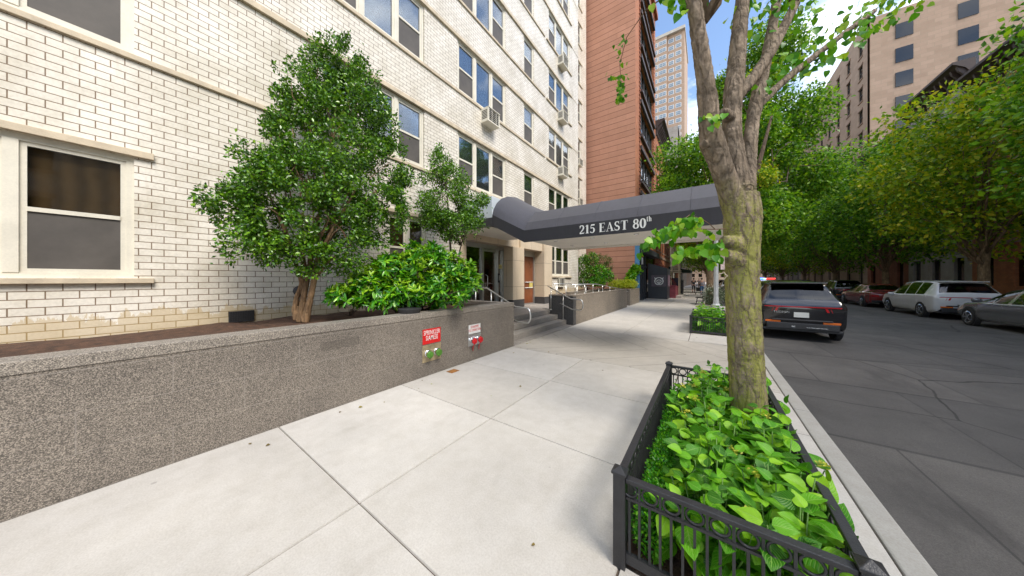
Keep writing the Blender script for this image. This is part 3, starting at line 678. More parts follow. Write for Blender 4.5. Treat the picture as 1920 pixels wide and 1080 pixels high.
sp_ = MB(); lb(sp_, XD - .09, 8.31, .56, XD - .06, 8.54, 2.72); sp_.build('side_panel', M['wood'], bld)
ic = MB(); lb(ic, XD + .0, 8.24, 1.48, XD + .09, 8.32, 1.83); ic.build('intercom', M['plastic'], bld); ic = MB(); lb(ic, XD + .09, 8.26, 1.56, XD + .095, 8.30, 1.76); ic.build('intercom_plate', M['alu'], bld)
np_ = MB(); lb(np_, XD + .0, 8.33, 2.02, XD + .012, 8.53, 2.17); npl = np_.build('number_plate', M['yellowpl'], bld)
def text(body, size, mat, parent, loc, rot, name='lettering', ext=.002, space=1.0, sx=1.0, align='CENTER', off=0):
    cu = bpy.data.curves.new(name, 'FONT'); cu.body = body; cu.size = size; cu.extrude = ext; cu.align_x = align; cu.align_y = 'CENTER'; cu.space_character = space; cu.offset = off
    tmp = bpy.data.objects.new(name, cu); col.objects.link(tmp); dg = bpy.context.evaluated_depsgraph_get(); dg.update()
    me = bpy.data.meshes.new_from_object(tmp.evaluated_get(dg)); bpy.data.objects.remove(tmp); me.materials.clear(); me.materials.append(mat)
    o = bpy.data.objects.new(name, me); col.objects.link(o); o.parent = parent; o.location = loc; o.rotation_euler = rot; o.scale = (sx, 1, 1); return o
FX = (R(90), 0, R(90))       # text facing +X
FYN = (R(90), 0, 0)          # text facing -Y
M['ink'] = pm('black_ink', (.03, .03, .03), .6, .1, 5, 0); M['redink'] = pm('red_ink', (.6, .03, .03), .6, .1, 5, 0)
text('215', .10, M['ink'], npl, (XD - OX + .014, 8.43 - OY, 2.095), FX, 'numerals')
# service door right of the pillar
sd = MB(); lb(sd, XD - .06, 10.053, 2.62, XD + .06, 10.972, 2.867); lb(sd, XD - .06, 10.053, .5, XD + .06, 10.10, 2.62); lb(sd, XD - .06, 10.90, .5, XD + .06, 10.972, 2.62); lb(sd, XD - .06, 10.10, .5, XD + .06, 10.90, .55)
sd.build('side_door_frame', M['alu'], bld, bevel=.004)
sd = MB(); lb(sd, XD - .03, 10.102, .552, XD + .01, 10.898, 2.618); sdo = sd.build('wooden_side_door', M['redwood'], bld)
ml = MB(); lb(ml, XD + .01, 10.2, 1.22, XD + .05, 10.84, 1.25); lb(ml, XD + .01, 10.2, 1.47, XD + .06, 10.86, 1.50); ml.build('shelf', M['white'], sdo)
ml = MB(); lb(ml, XD + .011, 10.56, 1.25, XD + .045, 10.82, 1.47); ml.build('mail_slot', M['yellowpl'], sdo)
# lobby interior
M['lobbywall'] = pm('lobby_panelling', (.30, .20, .11), .5, .2, 2, .05)
lo = MB(); lb(lo, -10.15, 5.0, .47, XD - .07, 11.5, .499); lo.build('lobby_floor', M['wood'], bld)
lo = MB(); lb(lo, -10.1, 5.0, .5, -10.0, 11.5, 3.3); lb(lo, -10, 4.9, .5, XD - .3, 5.0, 3.3); lb(lo, -10, 11.5, .5, XD - .3, 11.6, 3.3); lb(lo, -9.99, 8.9, .5, -7.3, 9.0, 2.9); lo.build('lobby_wall', M['lobbywall'], bld)
lo = MB(); lb(lo, -10.1, 4.9, 3.3, XD - .07, 11.6, 3.36); lb(lo, -8.6, 5.2, 2.62, -8.3, 8.8, 2.72); lo.build('lobby_ceiling', M['soffit'], bld)
lo = MB(); lb(lo, -8.9, 7.7, .5, -8.3, 8.8, 1.62); lb(lo, -8.95, 7.65, 1.62, -8.25, 8.85, 1.66); lo.build('reception_desk', M['curtain_tan'], bld, bevel=.01)
# horn, vent by the planter
wp = thing('alarm_bell', 'round rusty black fire alarm bell on the brick behind the tree trunks', 'alarm bell', (XF, 1.87, 1.39))
MB().lathe((0, 0, 0), (1, 0, 0), [(.0, .05), (.06, .05), (.061, .085), (.1, .095), (.13, .07), (.131, .01)], 20).build('bell_dome', M['plastic'], wp, smooth=True)
MB().tube([(.03, 0, -.05), (.03, 0, -.24), (.0, 0, -.28)], .022, 8).build('bell_pipe', M['rust'], wp, smooth=True)
vg = MB().box(0, -.15, -.09, .03, .15, .09)
for i in range(10): vg.box(.03, -.14 + i * .029, -.085, .036, -.132 + i * .029, .085)
for i in range(6): vg.box(.036, -.145, -.08 + i * .03, .040, .145, -.073 + i * .03)
tag(vg.build('wall_vent', M['plastic'], loc=(XF + .002, 1.12, 1.0)), 'small black mesh wall vent low on the white brick', 'vent')

# ------------------------------------------------------------------ canopy
cn = thing('entrance_canopy', 'long charcoal cloth canopy with white 215 EAST 80th lettering reaching to the kerb', 'canopy', (-2, 7.22, 0))
CX, CYY = -2.0, 7.22
Y0, Y1 = 6.0, 8.45; hw = (Y1 - Y0) / 2
X_END, X_BEND, X_IN = .66, -3.86, -4.92
prof = [(-hw, 2.86), (-hw + .16, 3.10), (-hw + .55, 3.44), (0, 3.60), (hw - .55, 3.44), (hw - .16, 3.10), (hw, 2.86)]
def dz(x):
    return 0 if x >= X_BEND else (X_BEND - x) / (X_BEND - X_IN) * .55
def rings(xs, pr, fine=False):
    return [[(x - CX, y, z + dz(x)) for y, z in pr] for x in xs]
def loft(mb, rs):
    n = len(rs[0]); o = len(mb.v); mb.v += [p for r in rs for p in r]
    for i in range(len(rs) - 1):
        for k in range(n - 1): mb.f.append((o + i * n + k, o + i * n + k + 1, o + (i + 1) * n + k + 1, o + (i + 1) * n + k))
    return mb
nseg = 5; xs = [X_END + (X_BEND - X_END) * i / nseg for i in range(nseg + 1)]
def roofmesh(xs):
    mb = MB(); rs = rings(xs, prof); loft(mb, rs); inner = [[(x, y * .985, z - .03) for x, y, z in r] for r in rs]; loft(mb, inner)
    return mb
roof = roofmesh(xs).build('awning_roof', M['cloth'], cn)
# the sloping piece has a rounder arch
prof2 = [(-hw + .0, 2.86), (-hw + .07, 3.05), (-hw + .2, 3.24), (-hw + .42, 3.42), (-hw + .75, 3.56), (0, 3.64), (hw - .75, 3.56), (hw - .42, 3.42), (hw - .2, 3.24), (hw - .07, 3.05), (hw, 2.86)]
mb = MB(); rs = []
pr_mid = [(-hw, 2.86), (-hw + .075, 2.98), (-hw + .16, 3.10), (-hw + .36, 3.275), (-hw + .55, 3.44), (0, 3.60), (hw - .55, 3.44), (hw - .36, 3.275), (hw - .16, 3.10), (hw - .075, 2.98), (hw, 2.86)]
for i in range(9):
    t = i / 8; x = X_BEND + (X_IN - X_BEND) * t; e = t * t * (3 - 2 * t)
    rs.append([(x - CX, a[0] * (1 - e) + b[0] * e, (a[1] * (1 - e) + b[1] * e) + dz(x) - (.0 if k in (0, 10) else .03 * math.sin(math.pi * t))) for k, (a, b) in enumerate(zip(pr_mid, prof2))])
loft(mb, rs); loft(mb, [[(x, y * .985, z - .03) for x, y, z in r] for r in rs])
mb.add([(X_IN - CX + .01, y, z + .55) for y, z in prof2], [tuple(range(11))])
mb.build('sloping_roof', M['cloth'], cn, smooth=True)
# seams of the cloth, each a thin welt over the frame bows
sm = MB()
for x in xs[1:]:
    sm.tube([(x - CX, y, z + .004) for y, z in prof], .007, 6)
sm.build('roof_welt', M['cloth'], cn)
va = MB()
for s in (-1, 1):
    y = s * hw
    for x0, x1 in list(zip(xs, xs[1:])) + [(X_BEND, X_IN)]:
        ya, yb = (y - .012, y) if s > 0 else (y, y + .012)
        va.add([(x0 - CX, ya, 2.56 + dz(x0)), (x1 - CX, ya, 2.56 + dz(x1)), (x1 - CX, ya, 2.868 + dz(x1)), (x0 - CX, ya, 2.868 + dz(x0)),
                (x0 - CX, yb, 2.56 + dz(x0)), (x1 - CX, yb, 2.56 + dz(x1)), (x1 - CX, yb, 2.868 + dz(x1)), (x0 - CX, yb, 2.868 + dz(x0))],
               [(0, 1, 2, 3), (7, 6, 5, 4), (0, 4, 5, 1), (3, 2, 6, 7), (0, 3, 7, 4), (1, 5, 6, 2)])
va.box(X_END - CX, -hw, 2.56, X_END - CX + .012, hw, 2.868)
va.add([(X_END - CX + .003, y, z) for y, z in prof], [tuple(range(7))])
va.build('valance', M['valance'], cn)
so = MB(); so.box(X_BEND - CX, -hw + .03, 2.62, X_END - CX - .02, hw - .03, 2.64)
so.box(X_BEND - CX, hw - .028, 2.562, X_END - CX - .02, hw - .014, 2.619); so.box(X_BEND - CX, -hw + .014, 2.562, X_END - CX - .02, -hw + .028, 2.619)
so.add([(X_BEND - CX, -hw + .03, 2.62), (X_IN - CX, -hw + .03, 3.17), (X_IN - CX, hw - .03, 3.17), (X_BEND - CX, hw - .03, 2.62)], [(0, 1, 2, 3)])
so.add([(X_BEND - CX, hw - .02, 2.565), (X_IN - CX, hw - .02, 3.115), (X_IN - CX, hw - .02, 3.30), (X_BEND - CX, hw - .02, 2.75)], [(0, 1, 2, 3)])
soff = so.build('soffit', M['soffit'], cn)
for k, x in enumerate((-3.3, -2.3, -1.3, -.3)):
    for y in (-.55, .55):
        MB().lathe((x - CX, y, 2.621), (0, 0, -1), [(0, .055), (.006, .055), (.008, .04), (.003, .035)], 18).build('downlight', M['chrome'], soff, smooth=True)
po = MB()
for y in (-hw + .08, hw - .08):
    MB().lathe((.5 - CX, y, .0), (0, 0, 1), [(0, .07), (.02, .07), (.025, .03), (2.62, .03)], 16).build('post', M['black'], cn, smooth=True)
# serif lettering from pen strokes of changing width
def strokes(mb, polys, ox, oz, s, k0, y):
    for k, pts in enumerate(polys):
        yy = y - .0006 * (k0 + k); L_, Rr = [], []
        for i, (x, z, w) in enumerate(pts):
            a = pts[max(i - 1, 0)]; b = pts[min(i + 1, len(pts) - 1)]; dx, dz_ = b[0] - a[0], b[1] - a[1]; l = math.hypot(dx, dz_) or 1; nx, nz = -dz_ / l, dx / l
            L_.append((ox + (x + nx * w / 2) * s, yy, oz + (z + nz * w / 2) * s)); Rr.append((ox + (x - nx * w / 2) * s, yy, oz + (z - nz * w / 2) * s))
        n = len(pts); mb.add(L_ + Rr, [(i, i + 1, n + i + 1, n + i) for i in range(n - 1)])
def arc(cx, cz, rx, rz, a0, a1, n, w0, w1):
    out = []
    for i in range(n + 1):
        a = R(a0 + (a1 - a0) * i / n); out.append((cx + rx * math.cos(a), cz + rz * math.sin(a), w0 + (w1 - w0) * abs(math.cos(a))))
    return out
TH, TN = .215, .065
GL = {
 '2': (.56, [arc(.27, .72, .19, .25, 160, -10, 12, TN, TH * .8) + [(.40, .50, .15), (.22, .27, .12), (.06, .09, .09)], [(.05, .065, .13), (.52, .065, .13)], [(.51, .0, .04), (.53, .22, .03)], [(.05, .73, .10), (.13, .73, .12)]]),
 '1': (.50, [[(.27, .0, TH), (.27, .98, TH)], [(.10, .025, .05), (.44, .025, .05)], [(.08, .83, .04), (.30, .97, .07)]]),
 '5': (.55, [[(.14, .91, .15), (.50, .91, .15)], [(.15, .95, .05), (.10, .54, .05)], [(.10, .55, .06)] + arc(.25, .31, .20, .29, 120, -130, 14, TN, TH * .85), [(.04, .13, .09), (.13, .10, .12)]]),
 '8': (.56, [arc(.28, .76, .155, .215, 0, 360, 20, TN, TH * .75), arc(.28, .27, .19, .25, 0, 360, 20, TN, TH * .85)]),
 '0': (.56, [arc(.28, .49, .19, .475, 0, 360, 26, .05, TH)]),
 'E': (.66, [[(.16, 0, TH), (.16, 1, TH)], [(.02, .025, .05), (.56, .025, .05)], [(.02, .975, .05), (.54, .975, .05)], [(.2, .52, .05), (.42, .52, .05)], [(.575, .0, .03), (.60, .26, .03)], [(.555, 1., .03), (.57, .76, .03)], [(.43, .64, .03), (.43, .40, .03)]]),
 'A': (.74, [[(.36, 1.0, .05), (.10, .03, .055)], [(.345, .97, .12), (.60, .03, .20)], [(.18, .33, .05), (.50, .33, .05)], [(-.01, .025, .05), (.24, .025, .05)], [(.44, .025, .05), (.76, .025, .05)]]),
 'S': (.58, [arc(.28, .74, .17, .225, 30, 230, 14, TN, TH * .7) + [(.27, .50, .20)] + arc(.28, .265, .18, .235, 60, -150, 14, TN, TH * .8), [(.45, 1.0, .03), (.45, .70, .04)], [(.06, .32, .04), (.06, .0, .03)]]),
 'T': (.68, [[(.34, 0, TH), (.34, 1, TH)], [(.04, .975, .05), (.64, .975, .05)], [(.18, .025, .05), (.50, .025, .05)], [(.045, 1., .03), (.03, .72, .03)], [(.635, 1., .03), (.65, .72, .03)]]),
 't': (.36, [[(.17, .92, .10), (.17, .20, .15), (.20, .06, .13), (.32, .06, .06)], [(.02, .66, .05), (.32, .66, .05)]]),
 'h': (.54, [[(.13, 0, .14), (.13, 1, .14)], [(.16, .52, .06), (.26, .66, .07), (.38, .60, .13), (.40, .40, .14), (.40, 0, .14)], [(.02, .02, .04), (.24, .02, .04)], [(.30, .02, .04), (.51, .02, .04)], [(.0, .98, .04), (.14, .98, .04)]]),
 ' ': (.34, [])}
tx = MB(); px_ = -2.37 - CX; k0 = 0
for ch in '215 EAST 80':
    if ch == ' ': tx.build('lettering', M['white'], cn, fixn=False); tx = MB()
    a, pl = GL[ch]; strokes(tx, [[(x_ * 1.13, z_, w_) for x_, z_, w_ in q_] for q_ in pl], px_, 2.628, .192, 0, -hw - .006); px_ += (a * 1.13 + .035) * .192
for ch in 'th':
    a, pl = GL[ch]; strokes(tx, pl, px_ - .005, 2.745, .105, 0, -hw - .006); px_ += (a + .03) * .105
tx.build('lettering', M['white'], cn, fixn=False)
# marquee between the canopy and the wall
mq = thing('entrance_marquee', 'flat pale blue metal marquee with a black lower edge joining the canopy to the wall', 'marquee', (-5.5, 7.22, 3.1))
MB().box(-.69, -hw, .24, .57, hw, .85).build('fascia', M['palefascia'], mq, bevel=.01)
MB().box(-.69, -hw - .01, .0, .575, hw + .01, .237).build('edge_band', M['valance'], mq)
MB().box(-.69, -hw + .05, -.03, .5, hw - .05, -.002).build('soffit_board', M['soffit'], mq)

# ------------------------------------------------------------------ planters, steps, ramp
pl = thing('granite_planter', 'long speckled brown granite planter wall with fire connections beside the sidewalk', 'planter', (-5, 1, 0))
def pb(x0, y0, z0, x1, y1, z1): return (x0 + 5, y0 - 1, z0, x1 + 5, y1 - 1, z1)
MB().box(*pb(-4.05, -12, -.1, XP, 5.44, .955)).box(*pb(XF, 5.19, -.1, -4.053, 5.44, .955)).build('planter_wall', M['granite'], pl)
MB().box(*pb(-4.06, -12, .957, XP + .008, 5.45, 1.05)).box(*pb(XF + .003, 5.18, .957, -4.063, 5.45, 1.05)).build('planter_cap', M['granitecap'], pl, bevel=.006)
# soil with a lumpy surface
so_ = MB(); nx, ny = 10, 60
for j in range(ny + 1):
    for i in range(nx + 1):
        x = XF + .005 + (XP - .25 - XF) * i / nx; y = -12 + 17.19 * j / ny; so_.v.append((x + 5, y - 1, .91 + .05 * noise.noise(Vector((x * 2, y * 2, 0))) + .02 * noise.noise(Vector((x * 9, y * 9, 3)))))
for j in range(ny):
    for i in range(nx): a = j * (nx + 1) + i; so_.f.append((a, a + 1, a + nx + 2, a + nx + 1))
so_.build('soil', M['soil'], pl, smooth=True)
stp = thing('entrance_steps', 'grey granite entrance steps and landing under the canopy', 'steps', (-5, 7.2, 0))
def sb(x0, y0, z0, x1, y1, z1): return (x0 + 5, y0 - 7.2, z0, x1 + 5, y1 - 7.2, z1)
MB().box(*sb(XP - .25, 5.45, -.05, XP + .02, 9.0, .022)).build('threshold_slab', M['step'], stp, bevel=.004)
for k, x in enumerate((-4.05, -4.38, -4.71)):
    MB().box(*sb(x - .33, 5.452, -.05 if k == 0 else .02 + .16 * k + .002, x, 9.043, .02 + .16 * (k + 1))).build('step', M['step'], stp, bevel=.008)
MB().box(*sb(XD - .3, 5.455, .3, -5.043, 12.2, .5)).box(*sb(XD, 5.455, -.1, -5.05, 12.2, .299)).build('landing', M['step'], stp, bevel=.006)
rw = thing('ramp_wall', 'grey granite wall of the wheelchair ramp right of the steps', 'ramp wall', (-4.2, 13, 0))
def rb(x0, y0, z0, x1, y1, z1): return (x0 + 4.2, y0 - 13, z0, x1 + 4.2, y1 - 13, z1)
MB().box(*rb(-4.03, 9.07, -.1, XP, 16.9, 1.0)).build('wall_face', M['graniteramp'], rw)
MB().box(*rb(-4.74, 9.045, -.1, XP + .002, 9.30, .998)).build('end_return', M['granitedark'], rw)
MB().box(*rb(-4.75, 9.035, 1.002, XP + .008, 9.30, 1.05)).box(*rb(-4.04, 9.303, 1.002, XP + .008, 16.91, 1.05)).build('coping', M['graniteramp'], rw, bevel=.005)
rp = MB(); rp.prism([(10.2, -.05), (17.2, -.05), (17.2, .01), (10.2, .497)], 0, -5.3, -4.035); rp.prism([(9.3, -.05), (10.2, -.05), (10.2, .497), (9.3, .497)], 0, -5.04, -4.035)
tag(rp.build('wheelchair_ramp', M['concretefar']), 'sloping concrete wheelchair ramp behind the granite ramp wall', 'ramp')
bp = thing('rear_planter', 'low grey granite planter behind the ramp filled with shrubs', 'planter', (-5.8, 17, 0))
def qb(x0, y0, z0, x1, y1, z1): return (x0 + 5.8, y0 - 17, z0, x1 + 5.8, y1 - 17, z1)
MB().box(*qb(-5.5, 12.25, -.1, -5.32, 17.95, .95)).box(*qb(-5.5, 17.953, -.1, -3.86, 18.15, .95)).box(*qb(-4.05, 18.153, -.1, -3.86, 20.9, .95)).build('planter_wall', M['graniteramp'], bp)
MB().box(*qb(-5.52, 12.25, .952, -5.31, 17.93, 1.0)).box(*qb(-5.52, 17.933, .952, -3.85, 18.16, 1.0)).box(*qb(-4.06, 18.163, .952, -3.85, 20.9, 1.0)).build('planter_cap', M['graniteramp'], bp, bevel=.005)
MB().box(*qb(-7.59, 15.6, .0, -5.5, 20.9, .88)).box(*qb(-5.5, 18.15, .0, -4.05, 20.9, .88)).box(*qb(XF + .01, 12.25, 0, -5.5, 15.6, .88)).build('soil', M['soil'], bp)

# handrails
def rail(name, label, pts, posts, r=.021, parent=None):
    t = thing(name, label, 'handrail', pts[0]); o = Vector(pts[0])
    MB().tube([Vector(p) - o for p in pts], r, 10).build('rail', M['steel'], t, smooth=True)
    for a, b in posts:
        m_ = MB().tube([Vector(a) - o, Vector(b) - o], r * .85, 8); m_.lathe(Vector(b) - o, (0, 0, 1), [(0, .045), (.012, .045), (.014, .02)], 14)
        m_.build('post', M['steel'], t, smooth=True)
    return t
def loop_pts(y, top0, x_in, z_in):
    "level piece, slope down, nose and return"
    pts = [(x_in - .45, y, z_in), (x_in, y, z_in), (-3.84, y, .93), (-3.50, y, .915)]
    for k in range(1, 8):
        a = math.pi / 2 - math.pi * k / 8; pts.append((-3.50 + .10 * math.cos(a) + .0, y, .74 + .175 * math.sin(a)))
    pts += [(-3.50, y, .565), (-3.80, y, .575), (-4.25, y, .76)]
    return pts
rail('handrail', 'bent steel handrail on the left side of the steps', loop_pts(5.56, 0, -4.74, 1.37), [((-4.60, 5.56, 1.30), (-4.60, 5.56, .50)), ((-5.15, 5.56, 1.37), (-5.15, 5.56, .50)), ((-4.25, 5.56, 1.13), (-4.25, 5.56, .34))])
rail('handrail', 'bent steel handrail on the right side of the steps', loop_pts(8.93, 0, -4.74, 1.37)[1:], [((-4.60, 8.93, 1.30), (-4.60, 8.93, .50)), ((-4.12, 8.93, 1.07), (-4.12, 8.93, .20))])
def ramp_rail(x, label, y0=9.35):
    pts = [(x, y0, 1.41), (x, 12.0, 1.40), (x, 16.3, 1.06), (x, 16.6, 1.04)]
    posts = []
    for y in (y0 + .3, 10.6, 11.6, 12.9, 14.1, 15.2, 16.2):
        zt = 1.41 if y < 12 else 1.40 - (y - 12) / 4.3 * .34
        posts.append(((x, y, zt), (x, y, 1.05 if x > -4.1 else .5 - max(0, y - 10.2) * .07)))
    rail('handrail', label, pts, posts, .019)
ramp_rail(-3.98, 'long steel handrail standing on the ramp wall')
ramp_rail(-5.22, 'long steel handrail along the inner side of the ramp', 10.4)
MB_ = MB().tube([(-4.0, 17.97, .86), (-4.0, 17.85, .86), (-4.9, 17.85, .86), (-4.9, 17.97, .86)], .02, 8)
tag(MB_.build('grab_rail', M['steel'], smooth=True), 'short steel rail on the end of the rear planter', 'handrail')

# fire department connections on the planter
def siamese(y, z, label, capm, platem, sign, signmat, inkmat, lines, sw_, sh_, pw, ph, chain=False):
    t = thing('fire_connection', label, 'fire connection', (XP, y, z))
    MB().box(.001, -pw / 2, -ph / 2, .008, pw / 2, ph / 2).build('back_plate', platem, t, bevel=.002)
    for s in (-1, 1):
        yy = s * pw * .24; zz = .0
        c = MB().lathe((.008, yy, zz), (1, -.25, 0), [(0, .052), (.02, .055), (.025, .047), (.06, .047), (.065, .055), (.085, .055)], 20).build('coupling', M['chrome'], t, smooth=False)
        k = MB().lathe((.094, yy - .022, zz), (1, -.25, 0), [(0, .05), (.006, .056), (.026, .056), (.032, .045), (.033, .014), (.045, .012)], 20)
        k.bar((.10, yy - .024, zz - .07), (.10, yy - .024, zz + .07), .014, .02)
        k.build('cap', capm, c, smooth=False)
    if chain:
        for s in (-1, 1):
            yy = s * pw * .24 - .03
            MB().tube([(.10, yy, -.05), (.06, yy, -.16), (.03, yy + .04, -.21), (.01, yy + .06, -.14)], .006, 6).build('chain', capm, t)
    sg = MB().box(.001, -sw_ / 2, ph / 2 + .015, .006, sw_ / 2, ph / 2 + .015 + sh_).build('sign_plate', signmat, t, bevel=.001)
    n = len(lines)
    for i, (tx_, sz, sx_) in enumerate(lines):
        text(tx_, sz, inkmat, sg, (.0075, 0, ph / 2 + .015 + sh_ * (.74 - i * .36)), FX, 'lettering', .0008, 1.12, sx_ * .94, off=.0004)
    return t
siamese(3.02, .37, 'sprinkler siamese pair with green caps under a red sign', M['capgreen'], M['brass'], None, M['red'], M['white'], [('SPRINKLER', .108, .62), ('SIAMESE', .108, .62)], .37, .25, .38, .28)
siamese(4.07, .40, 'standpipe pair with red caps under a white sign', M['capred'], M['alu'], None, M['white'], M['redink'], [('STANDPIPE', .07, .62), ('F.D. CONNECTION', .07, .55)], .34, .18, .36, .22, True)
tag(MB().box(-.07, -.09, 0, .07, .09, .004).box(-.055, -.075, .004, .055, .075, .007).build('floor_plate', M['rust'], loc=(-3.62, 3.33, .001)), 'small rusty square cover plate in the sidewalk by the planter', 'cover plate')
# ------------------------------------------------------------------ iron fences round the tree pits
def fence(label, y0, y1, x0, x1, top=.50):
    t = thing('tree_pit_fence', label, 'fence', (x0, y0, 0), 0, 'black iron tree pit fences')
    W, D = x1 - x0, y1 - y0
    for (x, y) in ((0, 0), (W, 0), (0, D), (W, D)):
        p = MB().box(x - .032, y - .032, -.02, x + .032, y + .032, top + .015); p.box(x - .04, y - .04, top + .015, x + .04, y + .04, top + .03)
        p.add([(x - .036, y - .036, top + .03), (x + .036, y - .036, top + .03), (x + .036, y + .036, top + .03), (x - .036, y + .036, top + .03), (x, y, top + .055)], [(0, 1, 4), (1, 2, 4), (2, 3, 4), (3, 0, 4)])
        p.build('post', M['black'], t, bevel=.003)
    tr, lo, pk, rg = MB(), MB(), MB(), MB()
    for (ax, c, L_) in (('x', 0, W), ('x', D, W), ('y', 0, D), ('y', W, D)):
        def B(mb, a, w, z0, b, z1):
            if ax == 'x': mb.box(a, c - w, z0, b, c + w, z1)
            else: mb.box(c - w, a, z0, c + w, b, z1)
        B(tr, .033, .022, top - .02, L_ - .033, top + .004)
        B(lo, .033, .009, top - .118, L_ - .033, top - .104); B(lo, .033, .012, .03, L_ - .033, .085)
        n = max(4, round(L_ / .105)); st_ = L_ / n
        for k in range(n):
            cx_ = (k + .5) * st_; pts = []
            for a in range(16):
                an = 2 * math.pi * a / 16; u, zz = cx_ + .037 * math.cos(an), top - .062 + .037 * math.sin(an); pts.append((u, c, zz) if ax == 'x' else (c, u, zz))
            rg.tube(pts, .0065, 6, closed=True)
            if k: B(pk, k * st_ - .006, .006, .085, k * st_ + .006, top - .022)
            B(pk, cx_ - .006, .006, .085, cx_ + .006, top - .118)
    tr.build('top_rail', M['black'], t, bevel=.004); lo.build('lower_rail', M['black'], t); pk.build('pickets', M['black'], t); rg.build('ring_row', M['black'], t, smooth=True)
    return t
fence('near black iron tree pit fence with a row of rings', *pits[0])
fence('smaller black iron tree pit fence farther along the kerb by the lamp post', *pits[1])
tag(MB().box(-.38, 1.64, -.1, .48, 4.04, -.005).build('pit_soil', M['soil']), kind='structure')
tag(MB().box(-.38, 9.82, -.1, .44, 11.93, -.005).build('pit_soil', M['soil']), kind='structure')

# ------------------------------------------------------------------ hydrangeas and boxwood in the pits
TREE = (.30, 3.28)
def hydrangea(x, y, h, r, seed, label, group='hydrangeas in the near tree pit', size=.165, nst=7, flowers=1):
    rng = np.random.default_rng(seed); t = thing('hydrangea', label, 'hydrangea', (x, y, 0), 0, group)
    P, Y, N_, S = [], [], [], []; sm = MB(); fl = ([], [], [], [])
    for k in range(nst):
        a = 2 * math.pi * (k + rng.random() * .7) / nst; rr = r * math.sqrt(rng.random()) * (.98 if k else .1); hx, hy = rr * math.cos(a), rr * math.sin(a)
        hh = h * (1.0 - .28 * (rr / r) ** 2) * rng.uniform(.85, 1.1)
        base = Vector((hx * .35, hy * .35, 0)); top = Vector((hx, hy, hh)); mid = base.lerp(top, .5) + Vector((hx * .1, hy * .1, .03))
        sm.tube([base, mid, top], [.005, .004, .003], 5)
        a0 = rng.random() * 6.28
        for lv in range(5):
            tt = 1 - lv * .17; p = base.lerp(top, tt) if tt < .5 else mid.lerp(top, (tt - .5) * 2)
            ang = a0 + lv * math.pi / 2 + rng.normal() * .25; sz = size * (.50 + .17 * lv if lv < 4 else 1.05) * rng.uniform(.65, 1.25); sz = min(sz, size * 1.15)
            for s in (0, math.pi):
                u = Vector((math.cos(ang + s), math.sin(ang + s), 0)); pet = .015 + .008 * lv
                tilt = rng.uniform(0, .9) if lv < 2 else rng.uniform(-.6, .35)
                q = p + u * pet + Vector((0, 0, .01)); P.append(q); d = u + Vector((0, 0, tilt)) + Vector((-.9 if x + q.x > .42 else 0, 0, .25 if x + q.x > .42 else 0)); Y.append(d); N_.append(Vector((0, 0, 1)) + Vector(rng.normal(size=3)) * .42); S.append(sz)
        if flowers and rng.random() < .16 * flowers:
            for _ in range(26):
                d = Vector(rng.normal(size=3)) * .5; d.z = abs(d.z); q = top + Vector((0, 0, .02)) + d * .032
                fl[0].append(q); fl[1].append(Vector(rng.normal(size=3))); fl[2].append(Vector((0, 0, 1)) + d * .5); fl[3].append(.018)
    sm.build('stems', M['stem'], t, smooth=True)
    A = lambda l: np.array([tuple(v) for v in l])
    inst_mesh('leaves', M['hydra'], T_HYDRA, A(P), A(Y), A(N_), np.array(S), t, True)
    if fl[0]: inst_mesh('flowers', M['hydraflower'], T_HEART, A(fl[0]), A(fl[1]), A(fl[2]), np.array(fl[3]), t)
rngh = np.random.default_rng(5)
hyd = [(.02, 1.86, .38), (.34, 1.84, .40), (.04, 2.16, .41), (.34, 2.18, .43), (.06, 2.50, .44), (.36, 2.52, .45), (.04, 2.84, .45), (.36, 2.86, .46), (-.02, 3.18, .46), (.02, 3.50, .48), (.38, 3.74, .48), (.05, 3.82, .48)]
hl = ['hydrangea at the front rail corner nearest the near gate end of the pit', 'hydrangea in the right front corner of the near pit', 'second hydrangea from the front on the hedge side', 'second hydrangea from the front on the road side',
      'third hydrangea from the front on the hedge side', 'third hydrangea from the front on the road side', 'hydrangea just in front and left of the mossy trunk', 'hydrangea just in front of the mossy trunk',
      'hydrangea left of the mossy trunk', 'hydrangea behind and left of the mossy trunk', 'hydrangea behind the mossy trunk at the back rail', 'hydrangea with yellow bloom at the back rail of the pit']
hl[0] = 'hydrangea in the left front corner of the near pit'
for i, (x, y, h) in enumerate(hyd):
    hydrangea(x, y, h + .13, .25, 20 + i, hl[i], nst=13, flowers=1.2 if i > 3 else .3)
bx = foliage('boxwood_hedge', M['boxwood'], [((-.275, 1.8 + .14 * k, .13 + .02 * (k % 2)), (.10, .11, .17)) for k in range(16)], 15000, .024, seed=3, gap=.1, up=.6, out=.9, parent=None, shell=.6)
tag(bx, 'low bright green boxwood edging inside the near fence', 'hedge')
ft = foliage('boxwood_hedge', M['boxwood'], [((-.28 + .2 * i, 9.98, .13), (.12, .10, .20)) for i in range(4)] + [((-.28, 10.1 + .2 * i, .13), (.10, .12, .2)) for i in range(9)], 9000, .03, seed=4, gap=.05, up=.6, shell=.55)
tag(ft, 'low green boxwood edging behind the smaller fence', 'hedge')
for i in range(6):
    x, y = -.12 + .34 * (i % 2), 10.35 + .55 * (i // 2)
    hydrangea(x, y, .74, .28, 60 + i, ['hydrangea at the near left of the smaller pit', 'hydrangea at the near right of the smaller pit', 'hydrangea in the middle left of the smaller pit', 'hydrangea in the middle right of the smaller pit', 'hydrangea at the far left of the smaller pit', 'hydrangea at the far right of the smaller pit'][i],
              'hydrangeas in the smaller pit', .17, 12, 1)

